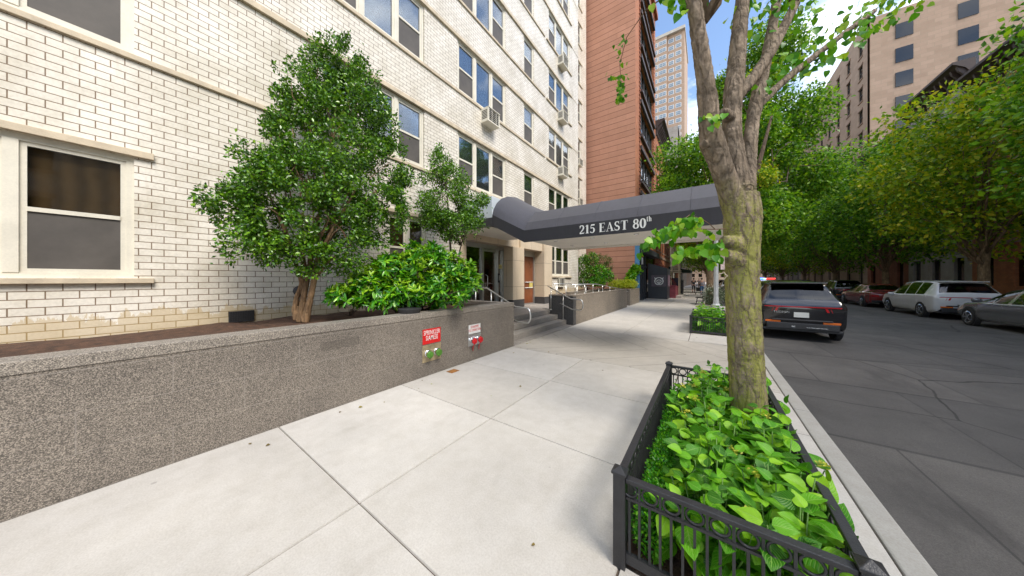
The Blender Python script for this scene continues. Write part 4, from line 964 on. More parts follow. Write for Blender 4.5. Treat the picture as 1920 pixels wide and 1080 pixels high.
# ------------------------------------------------------------------ the mossy tree in front
nt_ = thing('street_tree', 'mossy barked street tree with three limbs growing from the near hydrangea pit', 'tree', (TREE[0], TREE[1], 0))
TO = Vector((TREE[0], TREE[1], 0))
def A_(px, py, d): return at(px, py, d) - TO
tk = MB()
base = Vector((0.0, 0, -.05))
def limb(pts, hws, seg=14, d0=None):
    tk.tube([A_(x, y, d) for x, y, d in pts], [h * p[2] / F for h, p in zip(hws, pts)], seg)
limb([(1408, 850, 2.5), (1404, 770, 2.5), (1399, 690, 2.5), (1394, 600, 2.5), (1391, 520, 2.5), (1390, 450, 2.5), (1392, 400, 2.5), (1393, 365, 2.5)], [31, 28, 27, 26.5, 26, 28, 29, 24], 20)
limb([(1388, 430, 2.5), (1376, 385, 2.48), (1362, 340, 2.45), (1348, 300, 2.42), (1335, 268, 2.4), (1329, 235, 2.38), (1328, 200, 2.36), (1321, 140, 2.33), (1312, 80, 2.3), (1300, 0, 2.25), (1280, -120, 2.2)], [20, 20, 18, 18, 20, 17, 16.5, 14, 13, 12, 9])
limb([(1392, 420, 2.52), (1388, 370, 2.54), (1382, 325, 2.56), (1376, 290, 2.57), (1372, 250, 2.58), (1372, 215, 2.6), (1375, 175, 2.6), (1379, 140, 2.62), (1384, 80, 2.64), (1392, 0, 2.68), (1400, -120, 2.75)], [22, 21, 18, 16.5, 15.5, 14.5, 15.5, 15, 13, 11, 8])
limb([(1374, 190, 2.6), (1396, 165, 2.64), (1418, 138, 2.68), (1450, 90, 2.75), (1490, 10, 2.85), (1530, -100, 2.95)], [12, 10, 9.5, 8.5, 7, 5])
limb([(1398, 400, 2.54), (1402, 350, 2.6), (1404, 320, 2.64), (1406, 280, 2.67), (1410, 235, 2.7), (1417, 196, 2.72), (1425, 160, 2.74), (1433, 130, 2.76), (1446, 60, 2.8), (1462, -30, 2.86), (1480, -150, 2.95)], [14, 12.5, 11, 11, 10.5, 11, 10, 9, 8, 7, 5])
limb([(1416, 205, 2.72), (1432, 188, 2.72), (1452, 168, 2.74), (1490, 135, 2.78), (1560, 80, 2.85), (1640, 20, 2.95)], [8, 7, 6.5, 6, 5, 4])
limb([(1352, 290, 2.44), (1335, 276, 2.40), (1316, 268, 2.36)], [16, 11, 6]); limb([(1395, 470, 2.5), (1372, 458, 2.44), (1358, 450, 2.38)], [20, 17, 9]); limb([(1390, 500, 2.5), (1370, 482, 2.42), (1362, 476, 2.38)], [20, 14, 8])
limb([(1395, 425, 2.5), (1418, 410, 2.44), (1428, 404, 2.42)], [16, 10, 6]); limb([(1372, 225, 2.58), (1360, 212, 2.5), (1354, 208, 2.46)], [12, 8, 5])
for (x, y, rr) in ((1384, 463, 11), (1404, 360, 10), (1410, 445, 8), (1398, 380, 11)):     # healed branch stubs
    c = A_(x, y, 2.5 - .05 * (1)); tow = (Vector((0, 0, H)) - TO - c); tow.z = 0; tow.normalize()
    c2 = A_(x, y, 2.5) + tow * .085; pts = []
    sd_ = tow.cross(Vector((0, 0, 1)))
    for a in range(14):
        an = 2 * math.pi * a / 14; pts.append(c2 + sd_ * math.cos(an) * rr * .0042 + Vector((0, 0, math.sin(an) * rr * .0045)) + tow * .012)
    tk.tube(pts, .013, 8, closed=True); tk.tube([c2 - tow * .05, c2 + tow * .008], .018, 8)
tr_o = tk.build('trunk', M['bark'], nt_, smooth=True, fixn=False); resolve(tr_o, .008, .012, .05, .009, .012)
# crown high above, outside the photograph's frame but part of the tree
cb_ = [((-.6, .2, 6.3), (1.0, .9, .9)), ((.5, .5, 6.6), (1.1, 1.0, 1.0)), ((0, -.5, 7.4), (1.3, 1.1, 1.0)), ((-.3, .6, 8.2), (1.2, 1.1, 1.1)), ((.9, -.1, 7.9), (1.0, 1.0, .9)), ((.1, .2, 9.0), (1.0, .9, .8)), ((-1.1, -.2, 7.2), (.8, .8, .8)), ((1.2, .6, 6.7), (.8, .8, .7))]
cr_o = foliage('crown', M['linden'], cb_, 9000, .085, T_HEART, nt_, 8, .35, 1.1, .5, .4, .6, .5)
bm_ = MB(); branches(bm_, (0, 0, 5), cb_, 22, .03, .006, np.random.default_rng(2), mid=[A_(1321, 40, 2.33), A_(1392, 0, 2.68), A_(1462, -30, 2.86), A_(1490, 10, 2.85)]); bm_.build('branches', M['barkfar'], nt_, smooth=True)
# low leafy twigs in front of the canopy
tw = MB(); lp = []
def twig(pts, w=.004, w1=.0015): tw.tube([A_(*p) for p in pts], [w + (w1 - w) * i / (len(pts) - 1) for i in range(len(pts))], 6)
twig([(1362, 429, 2.42), (1340, 430, 2.38), (1300, 429, 2.33), (1262, 431, 2.28), (1235, 440, 2.24), (1214, 456, 2.22)], .0045)
twig([(1340, 429, 2.38), (1328, 418, 2.36), (1312, 409, 2.33), (1293, 403, 2.3)], .004); twig([(1293, 403, 2.3), (1275, 416, 2.28), (1250, 432, 2.26), (1228, 448, 2.25)], .003)
twig([(1362, 462, 2.4), (1345, 456, 2.36), (1322, 462, 2.34), (1295, 466, 2.3), (1270, 474, 2.28)], .004); twig([(1360, 470, 2.4), (1345, 476, 2.36), (1335, 490, 2.34)], .003)
rl = np.random.default_rng(11); LP, LY, LN, LS = [], [], [], []
def hang(path, n, spread, sz=.064):
    n = int(n * 1.35)
    for _ in range(n):
        t = rl.random() * (len(path) - 1); i = int(t); f = t - i; a, b = path[i], path[i + 1]
        p = A_(a[0] * (1 - f) + b[0] * f + rl.normal() * spread, a[1] * (1 - f) + b[1] * f + rl.normal() * spread * .7, a[2] * (1 - f) + b[2] * f + rl.normal() * .05)
        LP.append(tuple(p)); LY.append((rl.normal() * .5, rl.normal() * .5, -1.0 + rl.normal() * .35)); LN.append((rl.normal() * .6 + .1, -1 + rl.normal() * .5, .5 + rl.normal() * .3)); LS.append(sz * rl.uniform(.7, 1.2))
hang([(1318, 414, 2.33), (1290, 408, 2.3), (1270, 420, 2.28), (1248, 436, 2.26)], 38, 5)
hang([(1262, 428, 2.28), (1238, 440, 2.25), (1220, 450, 2.22), (1210, 458, 2.22)], 46, 7); hang([(1300, 428, 2.33), (1270, 433, 2.3), (1240, 445, 2.27)], 22, 7)
hang([(1350, 455, 2.37), (1322, 464, 2.34), (1292, 467, 2.3), (1268, 474, 2.28)], 44, 7); hang([(1348, 470, 2.36), (1340, 482, 2.34), (1330, 495, 2.34)], 16, 7); hang([(1345, 440, 2.38), (1330, 434, 2.38)], 4, 4)
hang([(1198, 474, 2.22), (1210, 468, 2.22)], 2, 2); hang([(1320, 215, 2.3), (1340, 220, 2.3), (1344, 212, 2.3)], 7, 6, .06); hang([(1326, 230, 2.3), (1330, 240, 2.3)], 3, 4, .06)
hang([(1420, 145, 2.6), (1440, 175, 2.6), (1450, 140, 2.6)], 6, 8, .055)
# drooping tip over the sidewalk
twig([(1210, 20, 3.1), (1175, 70, 3.5), (1162, 120, 3.8), (1165, 160, 3.9), (1160, 190, 3.95)], .006); twig([(1300, -60, 2.6), (1250, -10, 2.8), (1210, 20, 3.1)], .01, .006); twig([(1290, -60, 2.25), (1296, -70, 2.4), (1300, -60, 2.6)], .011, .01)
hang([(1135, 142, 3.9), (1160, 142, 3.9), (1170, 143, 3.9)], 14, 4, .06); hang([(1165, 150, 3.9), (1163, 180, 3.95), (1160, 190, 3.95)], 30, 4, .06)
hang([(1440, 100, 2.78), (1500, 130, 2.8), (1560, 80, 2.85), (1640, 30, 2.95)], 90, 22, .07); hang([(1380, 30, 2.7), (1450, 20, 2.8), (1520, -20, 2.9)], 90, 30, .07); hang([(1290, 10, 2.3), (1240, -20, 2.6)], 40, 18, .07); hang([(1600, 60, 2.9), (1680, 10, 3.0), (1740, -40, 3.1)], 60, 22, .07)
hang([(1170, 70, 3.55), (1160, 130, 3.85)], 12, 7, .06)
tw.build('twigs', M['twig'], nt_, smooth=True)
inst_mesh('hanging_leaves', M['linden'], T_HEART, np.array(LP), np.array(LY), np.array(LN), np.array(LS), nt_)

# a few dry leaves blown along the kerb and wall
rf = np.random.default_rng(91); nf = 60; fx = np.concatenate([rf.uniform(-3.75, -3.4, nf // 3), rf.uniform(-.75, .95, nf // 3), rf.uniform(-3.6, .9, nf // 3)]); fy = np.concatenate([rf.uniform(.5, 8, nf // 3), rf.uniform(4.2, 12, nf // 3), rf.uniform(1, 16, nf // 3)])
M['dryleaf'] = leafmat('dry_leaf', G((.10, .06, .02), (.28, .20, .05), (.30, .32, .06)), .7, .1)
kf = ~((fx > -.46) & (fx < .56) & (((fy > 1.5) & (fy < 4.15)) | ((fy > 9.7) & (fy < 12.05)))); fx, fy = fx[kf], fy[kf]; nf = len(fx)
tag(inst_mesh('fallen_leaves', M['dryleaf'], T_HEART, np.stack([fx, fy, np.full(nf, .008)], 1), np.stack([rf.normal(size=nf), rf.normal(size=nf), np.zeros(nf)], 1), np.tile([0, 0, 1.], (nf, 1)) + rf.normal(size=(nf, 3)) * .12, rf.uniform(.02, .045, nf)), kind='stuff')
# ------------------------------------------------------------------ shrubs in the planters
def reloc(t, loc):
    t.location = loc
    for ch in t.children: ch.location = Vector(ch.location) - Vector(loc)
def W_(px, py, d): return tuple(at(px, py, d))
def blob(px, py, d, rx, ry=None, rd=None):
    return (W_(px, py, d), (rx * d / F, (rd or rx) * d / F, (ry or rx) * d / F))
inplanter = lambda x0: (lambda P: (P[:, 0] > XF + .03) & (P[:, 0] < x0))
hb = [blob(635, 160, 4.9, 45, 50, 30), blob(600, 215, 4.7, 62, 50, 40), blob(680, 225, 5.0, 55, 45, 40), blob(560, 270, 4.5, 55, 45, 40), blob(640, 290, 4.6, 75, 55, 50), blob(715, 310, 4.9, 45, 45, 40),
      blob(500, 330, 4.1, 42, 50, 40), blob(570, 350, 4.2, 60, 45, 45), blob(650, 370, 4.4, 70, 50, 50), blob(715, 385, 4.8, 45, 40, 40), blob(480, 410, 3.9, 40, 55, 40), blob(545, 430, 4.1, 50, 35, 40),
      blob(640, 440, 4.5, 60, 40, 45), blob(700, 440, 4.8, 35, 35, 35), blob(500, 470, 4.0, 45, 30, 40), blob(585, 485, 4.2, 45, 38, 40), blob(655, 490, 4.6, 50, 28, 35), blob(440, 390, 3.8, 35, 45, 35), blob(525, 205, 4.5, 16, 22), blob(505, 240, 4.4, 14, 24), blob(540, 175, 4.6, 12, 24), blob(745, 290, 5.0, 18, 30), blob(740, 345, 5.0, 22, 30)]
hb += [blob(565, 165, 4.6, 40, 38, 35), blob(600, 125, 4.8, 45, 40, 35), blob(680, 150, 5.0, 38, 40, 30)]
hb = [(b[0], b[1]) for b in hb]
hb += [(b[0], b[1]) for b in (blob(470, 300, 3.9, 30, 40, 30), blob(460, 450, 3.8, 45, 55, 40), blob(500, 380, 4.0, 55, 60, 45), blob(570, 200, 4.6, 50, 50, 40), blob(620, 110, 4.9, 45, 50, 30), blob(665, 180, 5.0, 50, 55, 35), blob(720, 250, 5.1, 35, 45, 35), blob(735, 400, 4.9, 35, 40, 35), blob(600, 330, 4.3, 70, 60, 50), blob(530, 310, 4.3, 50, 50, 40))]
rs_ = np.random.default_rng(77); spr = []
for _ in range(70):
    b = hb[rs_.integers(len(hb))]; d = Vector(rs_.normal(size=3)).normalized(); d.z = abs(d.z) * .7 + .1
    c = Vector(b[0]) + Vector((d.x * b[1][0], d.y * b[1][1], d.z * b[1][2])) * 1.12; s_ = rs_.uniform(.07, .15); spr.append((tuple(c), (s_, s_, s_ * 1.5)))
ht = thing('holly_tree', 'tall glossy dark green holly tree against the white brick at the planter end', 'tree', (0, 0, 0))
foliage('crown', M['holly'], hb + spr, 88000, .056, T_DIAMOND, ht, 31, .41, 3.6, .5, .7, .8, .1, lim=lambda P: (P[:, 0] > XF + .04), shell=.35)
hk = MB(); B0 = W_(565, 604, 4.42)
for pts, rr in (([(562, 604, 4.42), (568, 565, 4.42), (577, 520, 4.45), (585, 470, 4.45), (600, 400, 4.5), (615, 300, 4.7), (630, 200, 4.8)], [.055, .042, .038, .034, .03, .022, .01]),
                ([(572, 604, 4.38), (582, 560, 4.38), (590, 520, 4.4), (598, 480, 4.4), (630, 420, 4.4), (670, 350, 4.5)], [.06, .045, .042, .036, .028, .014]),
                ([(556, 600, 4.4), (552, 580, 4.4), (556, 560, 4.42), (566, 530, 4.42), (548, 470, 4.2), (520, 400, 4.1), (490, 330, 4.1)], [.05, .04, .036, .034, .026, .02, .01]),
                ([(598, 515, 4.4), (612, 495, 4.4), (640, 470, 4.5), (690, 440, 4.7)], [.02, .016, .014, .01]), ([(575, 530, 4.42), (560, 520, 4.36), (552, 512, 4.3)], [.016, .012, .008])):
    hk.tube([W_(*p) for p in pts], rr, 12)
ho = hk.build('trunk', M['barkorange'], ht, smooth=True, fixn=False); resolve(ho, .011, .012, .05)
bm_ = MB(); branches(bm_, B0, hb, 46, .014, .004, np.random.default_rng(6), mid=[W_(577, 520, 4.45), W_(600, 400, 4.5), W_(598, 480, 4.4), W_(548, 470, 4.2), W_(630, 420, 4.4), W_(615, 300, 4.7)]); bm_.build('branches', M['barkorange'], ht, smooth=True)
reloc(ht, B0)
# younger holly
hb2 = [blob(828, 305, 6.7, 24, 28), blob(845, 340, 6.7, 38, 30), blob(810, 350, 6.6, 30, 30), blob(830, 385, 6.6, 48, 30), blob(875, 385, 6.8, 34, 26), blob(850, 420, 6.6, 52, 24), blob(815, 412, 6.6, 30, 24), blob(890, 410, 6.8, 26, 18), blob(825, 282, 6.8, 8, 14), blob(862, 445, 6.6, 34, 12), blob(905, 375, 6.9, 14, 12)]
h2 = thing('holly_tree', 'smaller young holly tree with a thin trunk left of the canopy', 'tree', (0, 0, 0))
foliage('crown', M['holly2'], hb2, 24000, .058, T_DIAMOND, h2, 32, .38, 2.2, .5, .7, .8, .1, lim=lambda P: (P[:, 0] > XF + .04), shell=.3)
hk = MB(); B0 = W_(848, 570, 6.6)
hk.tube([W_(*p) for p in ((848, 572, 6.6), (846, 520, 6.6), (845, 470, 6.6), (842, 420, 6.6), (838, 360, 6.65), (830, 290, 6.75))], [.035, .028, .026, .022, .014, .006], 10)
hk.tube([W_(*p) for p in ((850, 572, 6.6), (856, 520, 6.6), (862, 470, 6.6), (872, 430, 6.65), (882, 390, 6.8))], [.022, .018, .016, .012, .006], 8)
branches(hk, B0, hb2, 30, .009, .003, np.random.default_rng(7), mid=[W_(845, 450, 6.6), W_(842, 420, 6.6), W_(862, 460, 6.6), W_(838, 360, 6.65)])
hk.build('trunk', M['barkdark'], h2, smooth=True); reloc(h2, B0)
# laurel
lb_ = [blob(650, 555, 4.7, 32, 16, 30), blob(690, 535, 4.8, 45, 28, 35), blob(735, 515, 5.0, 45, 35, 35), blob(785, 510, 5.2, 50, 42, 40), blob(835, 515, 5.4, 48, 38, 38), blob(870, 530, 5.6, 32, 28, 32), blob(760, 550, 5.0, 60, 26, 40), blob(825, 550, 5.2, 50, 22, 38), blob(710, 560, 4.8, 50, 18, 35)]
rs_ = np.random.default_rng(78)
for _ in range(34):
    b = lb_[rs_.integers(9)]; d = Vector(rs_.normal(size=3)).normalized(); d.z = abs(d.z)
    c = Vector(b[0]) + Vector((d.x * b[1][0], d.y * b[1][1], d.z * b[1][2])) * 1.1; s_ = rs_.uniform(.06, .13); lb_.append((tuple(c), (s_, s_, s_ * 1.5)))
la = thing('laurel_bush', 'wide bright green cherry laurel bush leaning over the granite planter', 'bush', (0, 0, 0))
foliage('leaves', M['laurel'], lb_, 15000, .13, T_LANCE, la, 41, .22, 3.2, .65, .9, .6, .05, whorl=7, lim=lambda P: (P[:, 0] > XF + .04) & (P[:, 2] > .98), shell=.5)
tb_ = [(b[0] if False else (b[0][0], b[0][1], b[0][2] + .05), (b[1][0] * .95, b[1][1] * .95, b[1][2] * 1.02)) for b in lb_[:7]]
foliage('young_leaves', M['laureltip'], tb_, 4200, .10, T_LANCE, la, 42, .1, 2, 1.1, .5, .5, 0, whorl=6, lim=lambda P: (P[:, 0] > XF + .04) & (P[:, 2] > 1.35), shell=.92)
bm_ = MB(); B0 = W_(780, 584, 5.15)
branches(bm_, B0, lb_, 40, .014, .005, np.random.default_rng(9), mid=[W_(770, 586, 5.1), W_(790, 582, 5.2), W_(745, 588, 5.0), W_(815, 580, 5.3)]); bm_.build('stems', M['barkdark'], la, smooth=True); reloc(la, B0)
# bare twiggy shrub between
bs = MB(); B0 = W_(655, 592, 4.9)
branches(bs, B0, [blob(650, 575, 4.9, 30, 14), blob(680, 575, 4.9, 20, 14)], 14, .007, .002, np.random.default_rng(12))
tag(bs.build('bare_shrub', M['barkdark'], smooth=True), 'low leafless dark twiggy shrub at the foot of the brick', 'shrub')
tag(MB().lathe((0, 0, 0), (0, 0, 1), [(0, .15), (.1, .19), (.105, .19), (.105, .16)], 18).build('planter_light', M['plastic'], loc=tuple(Vector(W_(768, 590, 4.55))), smooth=False), 'low dark round garden pot half buried under the laurel bush', 'pot')
# planting behind the ramp
def shrub(name, label, cat, mat, bl, n, size, tpl, seed, parent=None, **kw):
    t = thing(name, label, cat); foliage('foliage', M[mat], bl, n, size, tpl, t, seed, **kw)
    bm_ = MB(); b0 = (sum(b[0][0] for b in bl) / len(bl), sum(b[0][1] for b in bl) / len(bl), .88); branches(bm_, b0, bl, 10, .012, .004, np.random.default_rng(seed)); bm_.build('stems', M['barkdark'], t, smooth=True); reloc(t, b0); return t
shrub('camellia_shrub', 'dark glossy shrub tight against the white brick corner behind the ramp', 'shrub', 'holly', [blob(1095, 500, 17.2, 14, 22), blob(1108, 488, 17.4, 14, 16), blob(1092, 525, 17.0, 10, 12), blob(1112, 515, 17.0, 12, 16)], 7000, .085, T_DIAMOND, 51, gap=.15)
shrub('rhododendron', 'light green broad leaved shrub in front of the red block wall', 'shrub', 'laurel', [blob(1126, 510, 16.8, 14, 13), blob(1140, 518, 17, 10, 10), blob(1120, 527, 16.6, 16, 9)], 2600, .14, T_LANCE, 52, gap=.1)
shrub('bronze_shrub', 'loose bronze green shrub rising against the red block wall', 'shrub', 'bronzeshrub', [blob(1133, 490, 19, 14, 12), blob(1140, 500, 19, 9, 10), blob(1120, 482, 19, 8, 8)], 1500, .09, T_DIAMOND, 53, gap=.4)
shrub('golden_hedge', 'low clipped yellow green hedge behind the ramp wall', 'hedge', 'yellowhedge', [blob(1150 + 9 * k, 533 - (k % 2), 17.5 + .15 * k, 9, 8, 12) for k in range(5)], 4200, .07, T_DIAMOND, 54, gap=.0, shell=.5)
shrub('climbing_vine', 'bright green vine leaning on the blue painted pier', 'vine', 'linden', [blob(1184, 515, 19, 8, 9), blob(1192, 503, 19.2, 8, 6), blob(1200, 510, 19.3, 5, 3), blob(1180, 524, 18.9, 7, 6)], 700, .15, T_HEART, 55, gap=.1)

# ------------------------------------------------------------------ street trees
def tree(kind, name, label, x, y, h, r, seed, crownmat, bark, n=9000, leaf=.16, tr=.16, group='street trees along the kerbs', zlow=None):
    rng = np.random.default_rng(seed); t = thing(name, label, 'tree', (x, y, 0), rng.random() * .01, group); zl = zlow or h * .36
    bl = []
    for k in range(11):
        a = 2.4 * k + rng.random(); f = (k + .5) / 11; rr = r * .62 * math.sqrt(1 - (2 * f - 1) ** 2 * .8)
        bl.append(((rr * math.cos(a), rr * math.sin(a), zl + r * .3 + (h - zl - r * .45) * f), (r * .56 * rng.uniform(.85, 1.2), r * .56 * rng.uniform(.85, 1.2), r * .42 * rng.uniform(.8, 1.2))))
    foliage('crown', M[crownmat], bl, int(n * (4.2 if seed == 70 else 2.6)), leaf * 1.12, T_DIAMOND, t, seed, .18, .9, .6, .5, .7, .3, shell=.25)
    m_ = MB(); m_.tube([(0, 0, -.1), (.02, .01, 1), (0, .04, 2.2), (.05, 0, zl), (0, 0, zl + (h - zl) * .6)], [tr * 1.25, tr, tr * .9, tr * .7, tr * .25], 12)
    branches(m_, (0, 0, zl * .85), bl, 22, tr * .35, .012, rng, mid=[(0, 0, zl * .8), (0.03, 0, zl), (0, 0, zl * 1.2)], sag=.03); m_.build('trunk', M[bark], t, smooth=True); return t
ct = thing('street_tree', 'broad bright green tree whose crown fills the view behind the mossy limbs', 'tree', (0, 0, 0), 0, 'street trees along the kerbs')
cbl = [blob(1430, 180, 10.5, 42, 45, 50), blob(1395, 250, 11, 36, 45, 45), blob(1450, 290, 10.5, 42, 45, 50), blob(1420, 360, 11, 38, 40, 45), blob(1365, 170, 11.5, 22, 40, 30), blob(1460, 400, 11, 45, 40, 45), blob(1440, 445, 12, 34, 28, 40), blob(1500, 220, 10.5, 50, 60, 50), blob(1520, 330, 11, 50, 50, 50), blob(1350, 285, 12, 18, 40, 28), blob(1450, 90, 11, 60, 50, 50), blob(1390, 420, 12, 30, 40, 35), blob(1430, 240, 9.8, 40, 40, 40), blob(1435, 400, 9.8, 34, 50, 40), blob(1400, 320, 10.5, 34, 40, 40), blob(1345, 180, 12, 18, 30, 30)]
foliage('crown', M['crown'], cbl, 52000, .13, T_DIAMOND, ct, 171, .2, 1.2, .6, .5, .7, .3, shell=.2)
foliage('yellowing_leaves', M['crownyellow'], [blob(1437, 325, 9.3, 22, 26, 20), blob(1425, 150, 10.4, 30, 20, 30)], 2600, .11, T_DIAMOND, ct, 172, .1, 1.2, .6, .5, .7, .3, shell=.2)
B0 = Vector((.74, 12.6, 0)); m_ = MB(); m_.tube([B0, B0 + Vector((.02, 0, 1.5)), B0 + Vector((.1, 0, 3)), B0 + Vector((.5, -.1, 4.6)), B0 + Vector((1.0, -.2, 7))], [.17, .13, .12, .09, .03], 12)
branches(m_, B0, cbl, 22, .028, .008, np.random.default_rng(14), mid=[B0 + Vector((.1, 0, 3)), B0 + Vector((.3, -.05, 3.8)), B0 + Vector((.5, -.1, 4.6))]); m_.build('trunk', M['barkdark'], ct, smooth=True); reloc(ct, B0)
kl = [('street tree with a tan trunk right behind the lamp post', .12, 22, 11.4, 3.1, 'crown', .19), ('third street tree along the near kerb beyond the lamp post', .25, 31, 11.5, 3.6, 'crownyellow', .2),
      ('fourth street tree along the near kerb, with a darker low crown', .2, 40, 12, 3.8, 'crown', .2), ('fifth street tree along the near kerb', .2, 50, 12, 4, 'crown', .2), ('far street tree at the end of the near row', .2, 62, 12, 4.4, 'crownyellow', .2)]
for i, (lab, x, y, h, r, cm, trr) in enumerate(kl): tree('k', 'street_tree', lab, x, y, h, r, 70 + i, cm, 'barkfar', 9000 - i * 800, .17 + .02 * i, trr, zlow=[4.2, 3.6, 2.6, 2.6, 2.6][i])
ol = [('nearest street tree on the opposite sidewalk', 10.9, 15.5, 10.5, 3.3, 'crown'), ('second street tree on the opposite sidewalk with yellowing leaves', 10.9, 24, 11, 3.6, 'crownyellow'), ('third street tree on the opposite sidewalk', 10.9, 33, 12, 3.8, 'crown'),
      ('fourth street tree on the opposite sidewalk', 10.9, 43, 12.5, 4.2, 'crown'), ('fifth street tree on the opposite sidewalk, yellow green', 10.9, 54, 12.5, 4.4, 'crownyellow'), ('sixth street tree on the opposite sidewalk', 10.8, 67, 13, 4.8, 'crown'), ('farthest street tree on the opposite sidewalk', 10.8, 84, 14, 5.2, 'crown')]
for i, (lab, x, y, h, r, cm) in enumerate(ol): tree('o', 'street_tree', lab, x, y, h, r, 90 + i, cm, 'barkfar', 8500 - i * 500, .18 + .02 * i, .18, zlow=[3.2, 2.8, 2.6, 2.6, 2.4, 2.4, 2.4][i])
# ------------------------------------------------------------------ generic row houses: local +X is the street side, origin at the corner
M['tanstone'] = pm('brown_stone_trim', (.30, .20, .14), .8, .15, 4, .2); M['corn'] = pm('dark_cornice', (.05, .032, .025), .6, .2, 5, .2); M['darkframe'] = pm('dark_window_frame', (.05, .045, .04), .5, .1, 5, .1)
M['farglass'] = glassmat('far_window_glass', (.6, .7, .75), .3, .05); M['limestonefar'] = pm('pale_stone_wall', (.46, .42, .35), .85, .12, 1.5, .2)
def rowhouse(label, x, y, width, h, wm, floors, nw, flip=False, z0=4.6, wh=1.9, ww=1.05, cornice=True, depth=14, frame=None, gh=None, cat='town house', name='town_house', group=None):
    t = thing(name, label, cat, (x, y, 0), math.pi if flip else 0, group); frame = frame or M['darkframe']
    fh = (h - z0 - .8) / floors; hs = []; gap = width / nw
    for f in range(floors):
        for k in range(nw):
            a = gap * (k + .5) - ww / 2; hs.append((a, a + ww, z0 + f * fh, z0 + f * fh + wh))
    g_ = []
    if gh:
        g_ = [gh]
    else:
        for k in range(nw):
            a = gap * (k + .5) - ww / 2; g_.append((a, a + ww, .3 if k == nw - 1 else 1.2, 3.2))
    w = wall_holes(0, 0, width, -.1, h, hs + g_, .18); w.build('front_wall', wm, t, fixn=False)
    MB().box(-depth, 0.02, -.1, -1.2, width - .02, h - .2).box(-1.2, .001, -.1, -.19, .2, h - .2).box(-1.2, width - .2, -.1, -.19, width - .001, h - .2).box(-1.2, .2, h - .5, -.19, width - .2, h - .2).build('rear_block', wm, t)
    fr, gl = MB(), MB(); first = None
    fr.box(-.16, 0, 0, -.08, .07, wh); fr.box(-.16, ww - .07, 0, -.08, ww, wh); fr.box(-.16, .07, 0, -.08, ww - .07, .07); fr.box(-.16, .07, wh - .07, -.08, ww - .07, wh); fr.box(-.158, .07, wh * .5 - .03, -.07, ww - .07, wh * .5 + .03)
    gl.box(-.13, .07, .07, -.12, ww - .07, wh - .07)
    for i, (a, b, c, d) in enumerate(hs):
        if first is None:
            first = fr.build('window', frame, t); gl.build('glass', M['farglass'], first); MB().box(-.24, 0, 0, -.2, ww, wh).build('backing', M['curtain_dark'], first); q = first
            box(-.02, -.12, wh + .002, .07, ww + .12, wh + .22).build('lintel', M['tanstone'], first); box(-.02, -.08, -.14, .09, ww + .08, -.002).build('sill', M['tanstone'], first)
        else: q = copy_tree(first, t)
        q.location = (0, a, c)
    for (a, b, c, d) in g_:
        MB().box(-.3, a, c, -.17, b, d).build('ground_floor_opening', M['farglass'] if not gh else M['plastic'], t)
    box(-.02, 0, z0 - .75, .08, width, z0 - .5).build('stone_course', M['tanstone'], t)
    if floors > 6:
        for f in range(floors):
            for k in range(3):
                q = box(-3.2 - k * 4, width - .019 if flip else -.04, z0 + f * fh, -2.0 - k * 4, width + .04 if flip else .019, z0 + f * fh + wh)
                if flip or not flip: q.build('side_window', M['farglass'], t)
    if cornice:
        cm_ = MB(); cm_.prism([(-.15, h - .1), (.12, h - .1), (.25, h + .15), (.62, h + .45), (.80, h + .55), (.80, h + .72), (-.15, h + .72)], 1, .01, width - .01); cm_.build('cornice', M['corn'], t)
        br = MB(); n = int(width / .55)
        for k in range(n):
            yy = .2 + k * (width - .4) / (n - 1); br.prism([(.0, h - .75), (.14, h - .7), (.22, h - .35), (.50, h + .05), (.58, h + .38), (.0, h + .38)], 1, yy - .08, yy + .08)
        br.build('bracket_row', M['corn'], t)
    return t
